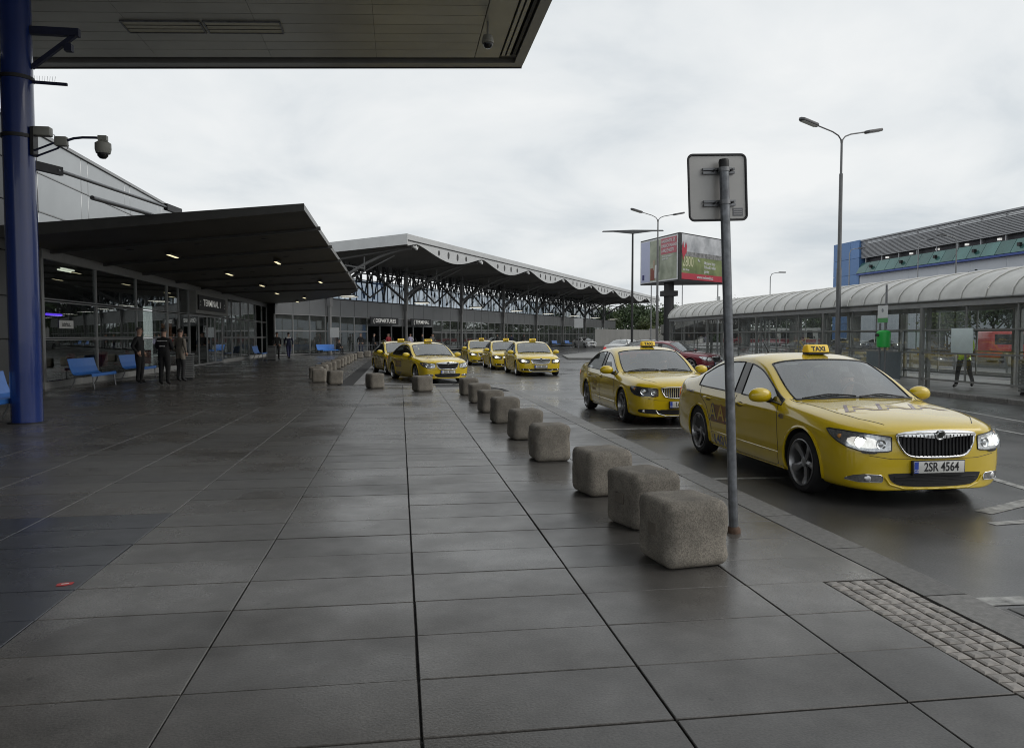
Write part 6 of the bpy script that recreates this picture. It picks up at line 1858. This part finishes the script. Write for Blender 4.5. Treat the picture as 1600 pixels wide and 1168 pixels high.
# ------------------------------------------------------------------ people
M_SKINC = mat('skin', (.42, .26, .19), .55, vary=.08, scale=12)
M_HAIR = mat('hair_dark', (.018, .014, .012), .6, vary=.3, scale=30)
M_SHOE = mat('shoe_black', (.012, .012, .012), .45, vary=.2)
def cloth(name, c): return mat('cloth_' + name, c, .85, vary=.22, scale=14)
def person(loc, rz, label, top, legs, pose='stand', hair=M_HAIR, group=None, scale=1., coat=0., build=1., extra=None):
    t = empty('person', loc, R(rz), label=label, cat='person', group=group); t.scale = (scale,) * 3
    J = dict(pelvis=(0, 0, .95), waist=(0, .01, 1.10), chest=(0, .0, 1.29), neck=(0, .01, 1.47), jaw=(0, -.015, 1.56), head=(0, -.015, 1.655), crown=(0, 0, 1.72))
    for s, k in ((-1, 'R'), (1, 'L')):
        J['sh' + k] = (s * .17, .01, 1.415); J['el' + k] = (s * .235, .03, 1.14); J['wr' + k] = (s * .245, -.06, .905)
        J['hip' + k] = (s * .09, 0, .90); J['kn' + k] = (s * .10, -.02, .50); J['an' + k] = (s * .105, .03, .10); J['to' + k] = (s * .12, -.13, .045)
    if pose == 'pockets':
        for s, k in ((-1, 'R'), (1, 'L')): J['el' + k] = (s * .27, .08, 1.15); J['wr' + k] = (s * .20, -.05, .96)
    if pose == 'hold':
        for s, k in ((-1, 'R'), (1, 'L')): J['el' + k] = (s * .24, -.02, 1.15); J['wr' + k] = (s * .10, -.24, 1.10)
    if pose == 'walk':
        J['knR'] = (-.10, -.16, .52); J['anR'] = (-.10, -.26, .10); J['toR'] = (-.11, -.42, .06)
        J['knL'] = (.10, .10, .50); J['anL'] = (.10, .34, .15); J['toL'] = (.11, .22, .05)
        J['elR'] = (-.25, .12, 1.16); J['wrR'] = (-.24, .14, .93); J['elL'] = (.25, -.08, 1.16); J['wrL'] = (.23, -.24, .98)
    if pose == 'sit':
        dz = -.47
        for k in J: J[k] = (J[k][0], J[k][1], J[k][2] + dz)
        for s, k in ((-1, 'R'), (1, 'L')):
            J['kn' + k] = (s * .13, -.42, .50); J['an' + k] = (s * .13, -.40, .10); J['to' + k] = (s * .14, -.56, .045)
            J['el' + k] = (s * .23, -.12, .70); J['wr' + k] = (s * .12, -.34, .62)
        for k in ('chest', 'neck', 'jaw', 'head', 'crown', 'shR', 'shL'): J[k] = (J[k][0], J[k][1] - .12, J[k][2] - .02)
    E_ = [('pelvis', 'waist'), ('waist', 'chest'), ('chest', 'neck'), ('neck', 'jaw'), ('jaw', 'head'), ('head', 'crown')]
    for k in 'RL': E_ += [('chest', 'sh' + k), ('sh' + k, 'el' + k), ('el' + k, 'wr' + k), ('pelvis', 'hip' + k), ('hip' + k, 'kn' + k), ('kn' + k, 'an' + k), ('an' + k, 'to' + k)]
    rad = dict(pelvis=(.155, .12), waist=(.145, .115), chest=(.165, .125), neck=(.06, .062), jaw=(.065, .075), head=(.078, .098), crown=(.06, .075), sh=(.075, .075), el=(.052, .052), wr=(.034, .034), hip=(.095, .10), kn=(.066, .068), an=(.05, .052), to=(.045, .035))
    names = list(J); idx = {n: i for i, n in enumerate(names)}
    bm = bmesh.new(); sl = bm.verts.layers.skin.verify()
    vs = []
    for n in names:
        v = bm.verts.new(J[n]); vs.append(v)
        r = rad[n if n in rad else n[:2] if n[:2] in rad else n[:-1]]
        f = build * (1 + coat * (.18 if n in ('pelvis', 'hipR', 'hipL', 'waist') else 0))
        if n in ('head', 'crown', 'jaw', 'neck'): f = 1
        v[sl].radius = (r[0] * f, r[1] * f); v[sl].use_root = n == 'pelvis'
    for a, b in E_: bm.edges.new((vs[idx[a]], vs[idx[b]]))
    me = bpy.data.meshes.new('person'); bm.to_mesh(me); bm.free()
    out = eval_mesh(me, [('SKIN', dict(use_smooth_shade=True, branch_smoothing=.6)), ('SUBSURF', dict(levels=2, render_levels=2))])
    bpy.data.meshes.remove(me)
    for m in (top, legs, M_SKINC, M_SHOE): out.materials.append(m)
    segs = [(a, b, Vector(J[a]), Vector(J[b])) for a, b in E_]
    jac = Vector(J['pelvis']).z - .10 - coat * .28
    for p in out.polygons:
        c = p.center; best = None
        for a, b, A, B in segs:
            tt = max(0, min(1, (c - A).dot(B - A) / (B - A).length_squared)); d = (c - (A + (B - A) * tt)).length
            if best is None or d < best[0]: best = (d, a, b, tt)
        _, a, b, tt = best
        if b in ('jaw', 'head', 'crown'): mi = 2
        elif b[:2] == 'to' or (b[:2] == 'an' and tt > .93): mi = 3
        elif b[:2] == 'wr' and tt > .93: mi = 2
        elif b[:2] in ('kn', 'an') or (b[:3] == 'hip'): mi = 1 if (c.z < jac or pose == 'sit') else 0
        elif a == 'pelvis' and c.z < jac: mi = 1
        else: mi = 0
        p.material_index = mi; p.use_smooth = True
    # hands: palm and five bent fingers grown from each wrist, in the same mesh
    hb = MB()
    for s, k in ((-1, 'R'), (1, 'L')):
        W = Vector(J['wr' + k]); D = (W - Vector(J['el' + k])).normalized()
        sd = D.cross(Vector((0, 1, 0))).normalized() if abs(D.y) < .9 else Vector((1, 0, 0)); fwd = sd.cross(D).normalized()
        if fwd.y > 0: fwd = -fwd
        P_ = W + D * .055
        hb.tube([W - D * .01, W + D * .03, P_ + D * .03], [.028, .036, .030], 8)
        for q, ln in enumerate((.065, .075, .07, .055)):
            o = P_ + D * .02 + fwd * (.027 - q * .018)
            hb.tube([o, o + D * ln * .55 + sd * .006 * s, o + D * ln * .95 - sd * s * .012], [.0095, .0085, .007], 5)
        o = P_ - D * .02 + fwd * .028
        hb.tube([o, o + D * .03 + fwd * .018, o + D * .055 + fwd * .016], [.0105, .0095, .008], 5)
    o0 = len(out.vertices)
    b2 = bmesh.new(); b2.from_mesh(out); hv = [b2.verts.new(p) for p in hb.v]
    for f in hb.f:
        nf = b2.faces.new([hv[i] for i in f]); nf.material_index = 2; nf.smooth = True
    b2.to_mesh(out); b2.free()
    body = link('body', out, None, t)
    # hair, ears, nose, eyes
    hc = Vector(J['head']); 
    hm = MB(); vsn = []; n_, k_ = 16, 9
    for i in range(k_):
        a = math.pi * .62 * i / (k_ - 1)
        for j in range(n_):
            ph = 2 * math.pi * j / n_
            x, y, z = math.sin(a) * math.cos(ph), math.sin(a) * math.sin(ph), math.cos(a)
            if y < -.2 and z < .45: z = .45 + (z - .45) * .15
            vsn.append((hc.x + x * .088, hc.y + .012 + y * .106, hc.z + .018 + z * .092))
    hm.add(vsn, [(i * n_ + j, i * n_ + (j + 1) % n_, (i + 1) * n_ + (j + 1) % n_, (i + 1) * n_ + j) for i in range(k_ - 1) for j in range(n_)])
    hm.build('hair', hair, t, True, 60)
    MB().tube([hc + Vector((0, -.088, .012)), hc + Vector((0, -.112, -.022)), hc + Vector((0, -.092, -.034))], [.008, .013, .010], 6).build('nose', M_SKINC, t, True)
    MB().box(hc.x - .024, hc.x + .024, hc.y - .095, hc.y - .083, hc.z - .062, hc.z - .054).build('mouth', mat('lips', (.25, .09, .08), .5), t)
    for s in (-1, 1):
        MB().lathe([(0, -.011), (.010, -.004), (.010, .004), (0, .011)], 8, Matrix.Translation(hc + Vector((s * .031, -.086, .012)))).build('eye', M_INK, t, True)
        MB().lathe([(0, -.028), (.014, -.012), (.016, .010), (0, .03)], 8, Matrix.Translation(hc + Vector((s * .083, .005, -.005)))).build('ear', M_SKINC, t, True)
    return t
NAVY, BLACK, BEIGE, GREY, DGREY = cloth('navy', (.012, .016, .045)), cloth('black', (.010, .010, .011)), cloth('beige', (.20, .18, .15)), cloth('grey', (.14, .14, .14)), cloth('dark_grey', (.03, .03, .032))
WHT, REDC, PALE = cloth('white', (.5, .5, .5)), cloth('red', (.25, .02, .03)), cloth('lilac', (.36, .34, .46))
p1 = person((-8.2, 25.9, 0), 78, 'man in dark suit standing sideways by the second blue bench', BLACK, BLACK, 'pockets', mat('hair_grey', (.09, .08, .075), .6, vary=.3), coat=.6, build=1.08, scale=1.02)
MB().prism([(-.02, 1.46), (.02, 1.46), (.012, 1.36), (-.012, 1.36)], -.135, -.128, 'y').build('shirt_front', WHT, p1)
p2 = person((-7.2, 25.0, 0), 175, 'person in long black uniform jacket with white stripes, back turned to us', BLACK, BLACK, 'hold', coat=1.1, build=1.12)
for z, w, yy in ((1.36, .15, .134), (1.20, .08, .147)): MB().box(-w, w, yy + .005, yy + .03, z - .012, z + .012).build('back_stripe', WHT, p2)
p3 = person((-7.15, 26.6, 0), 150, 'person in beige jacket standing beside the slatted bin', BEIGE, DGREY, 'pockets', coat=.3)
p4 = person((-7.75, 50.6, 0), 20, 'person in black coat beside the far slatted bin', BLACK, BLACK, 'pockets', coat=.8)
p5 = person((-7.25, 52.2, 0), 200, 'person in navy tracksuit with pale shoulders walking by the hall', NAVY, cloth('navy_trousers', (.02, .022, .07)), 'walk')
MB().box(-.15, .15, .09, .125, 1.36, 1.45).build('shoulder_yoke', WHT, p5)
fp_ = MT @ Vector((53.3, 36.0, 0)); person(fp_, 59, 'person sitting hunched at the end of the blue bench by the far corner', BLACK, DGREY, 'sit')
HV = mat('cloth_hivis', (.55, .80, .04), .6, vary=.1, scale=10)
p6 = person((16.25, 20.2, 0), -62, 'worker in high visibility vest walking behind the pale shelter panel', HV, cloth('black_trousers', (.015, .015, .015)), 'walk', coat=.1)
MB().box(-.17, .17, -.17, -.13, 1.02, 1.07).build('orange_band', mat('cloth_orange', (.55, .12, .02), .6, vary=.1), p6)
crowd = [(61.5, 33.8, PALE, DGREY, 40), (62.6, 34.4, WHT, BLACK, 200), (63.4, 33.6, BLACK, BLACK, 90), (66.6, 34.2, GREY, BLACK, 10), (58.0, 34.0, REDC, DGREY, 30), (56.6, 34.6, DGREY, BLACK, 100), (59.3, 34.8, REDC, BLACK, 250), (54.2, 34.4, BLACK, NAVY, 0), (67.9, 34.8, BLACK, BLACK, 120), (87, 34.6, BLACK, GREY, 60), (89.5, 34.9, NAVY, BLACK, 200), (92.6, 34.4, DGREY, BLACK, 10), (85.2, 35, GREY, NAVY, 300)]
CL = ['pale lilac', 'white', 'black', 'grey', 'red', 'dark grey', 'second red', 'black and navy', 'second black', 'third black', 'navy', 'second dark grey', 'grey and navy']
for i, (s, d, tp, lg, rz) in enumerate(crowd):
    c = MT @ Vector((s, d, 0))
    where = 'left of the far terminal doors' if s < 60 else ('by the far terminal doors' if s < 70 else 'along the far glass right of the doors')
    person(c, rz, 'far person in %s top standing %s' % (CL[i].replace('second ', '').replace('third ', ''), where), tp, lg, 'pockets' if i % 2 else 'stand', group='people outside the far terminal')

person((5.37, 8.75, ROAD_Z - .08), 0, 'driver in pale shirt at the wheel of the nearest taxi', WHT, DGREY, 'sit')
person((5.41, 15.42, ROAD_Z - .08), 0, 'driver in dark jacket inside the second taxi', DGREY, DGREY, 'sit')
# ------------------------------------------------------------------ luggage trolleys parked along the far glass
def trolley():
    t = empty('luggage_trolley', (0, 0, 0), label='steel luggage trolley in the nested row by the far corner', cat='trolley', group='nested luggage trolleys')
    MB().tube([(-.28, .45, .25), (-.28, .52, 1.0), (.28, .52, 1.0), (.28, .45, .25)], .018, 6).build('handle_frame', M_GALV, t, True)
    MB().tube([(-.28, .45, .25), (-.22, -.55, .18), (.22, -.55, .18), (.28, .45, .25)], .018, 6, closed=True).build('base_frame', M_GALV, t, True)
    MB().tube([(-.25, .50, .80), (-.25, .25, .78), (.25, .25, .78), (.25, .50, .80)], .012, 6).build('basket', M_GALV, t, True)
    for x, y in ((-.25, .42), (.25, .42), (0, -.5)): MB().cyl((x - .02, y, .08), (x + .02, y, .08), .08, n=12).build('castor', M_TYRE, t, True)
    return t
tr0 = trolley(); c = MT @ Vector((52.5, 33.5, 0)); tr0.location = c; tr0.rotation_euler = (0, 0, R(60))
for i in range(1, 12):
    t2 = copy_tree(tr0); t2.location = MT @ Vector((52.5 + i * .62, 33.5 + .12 * i, 0))
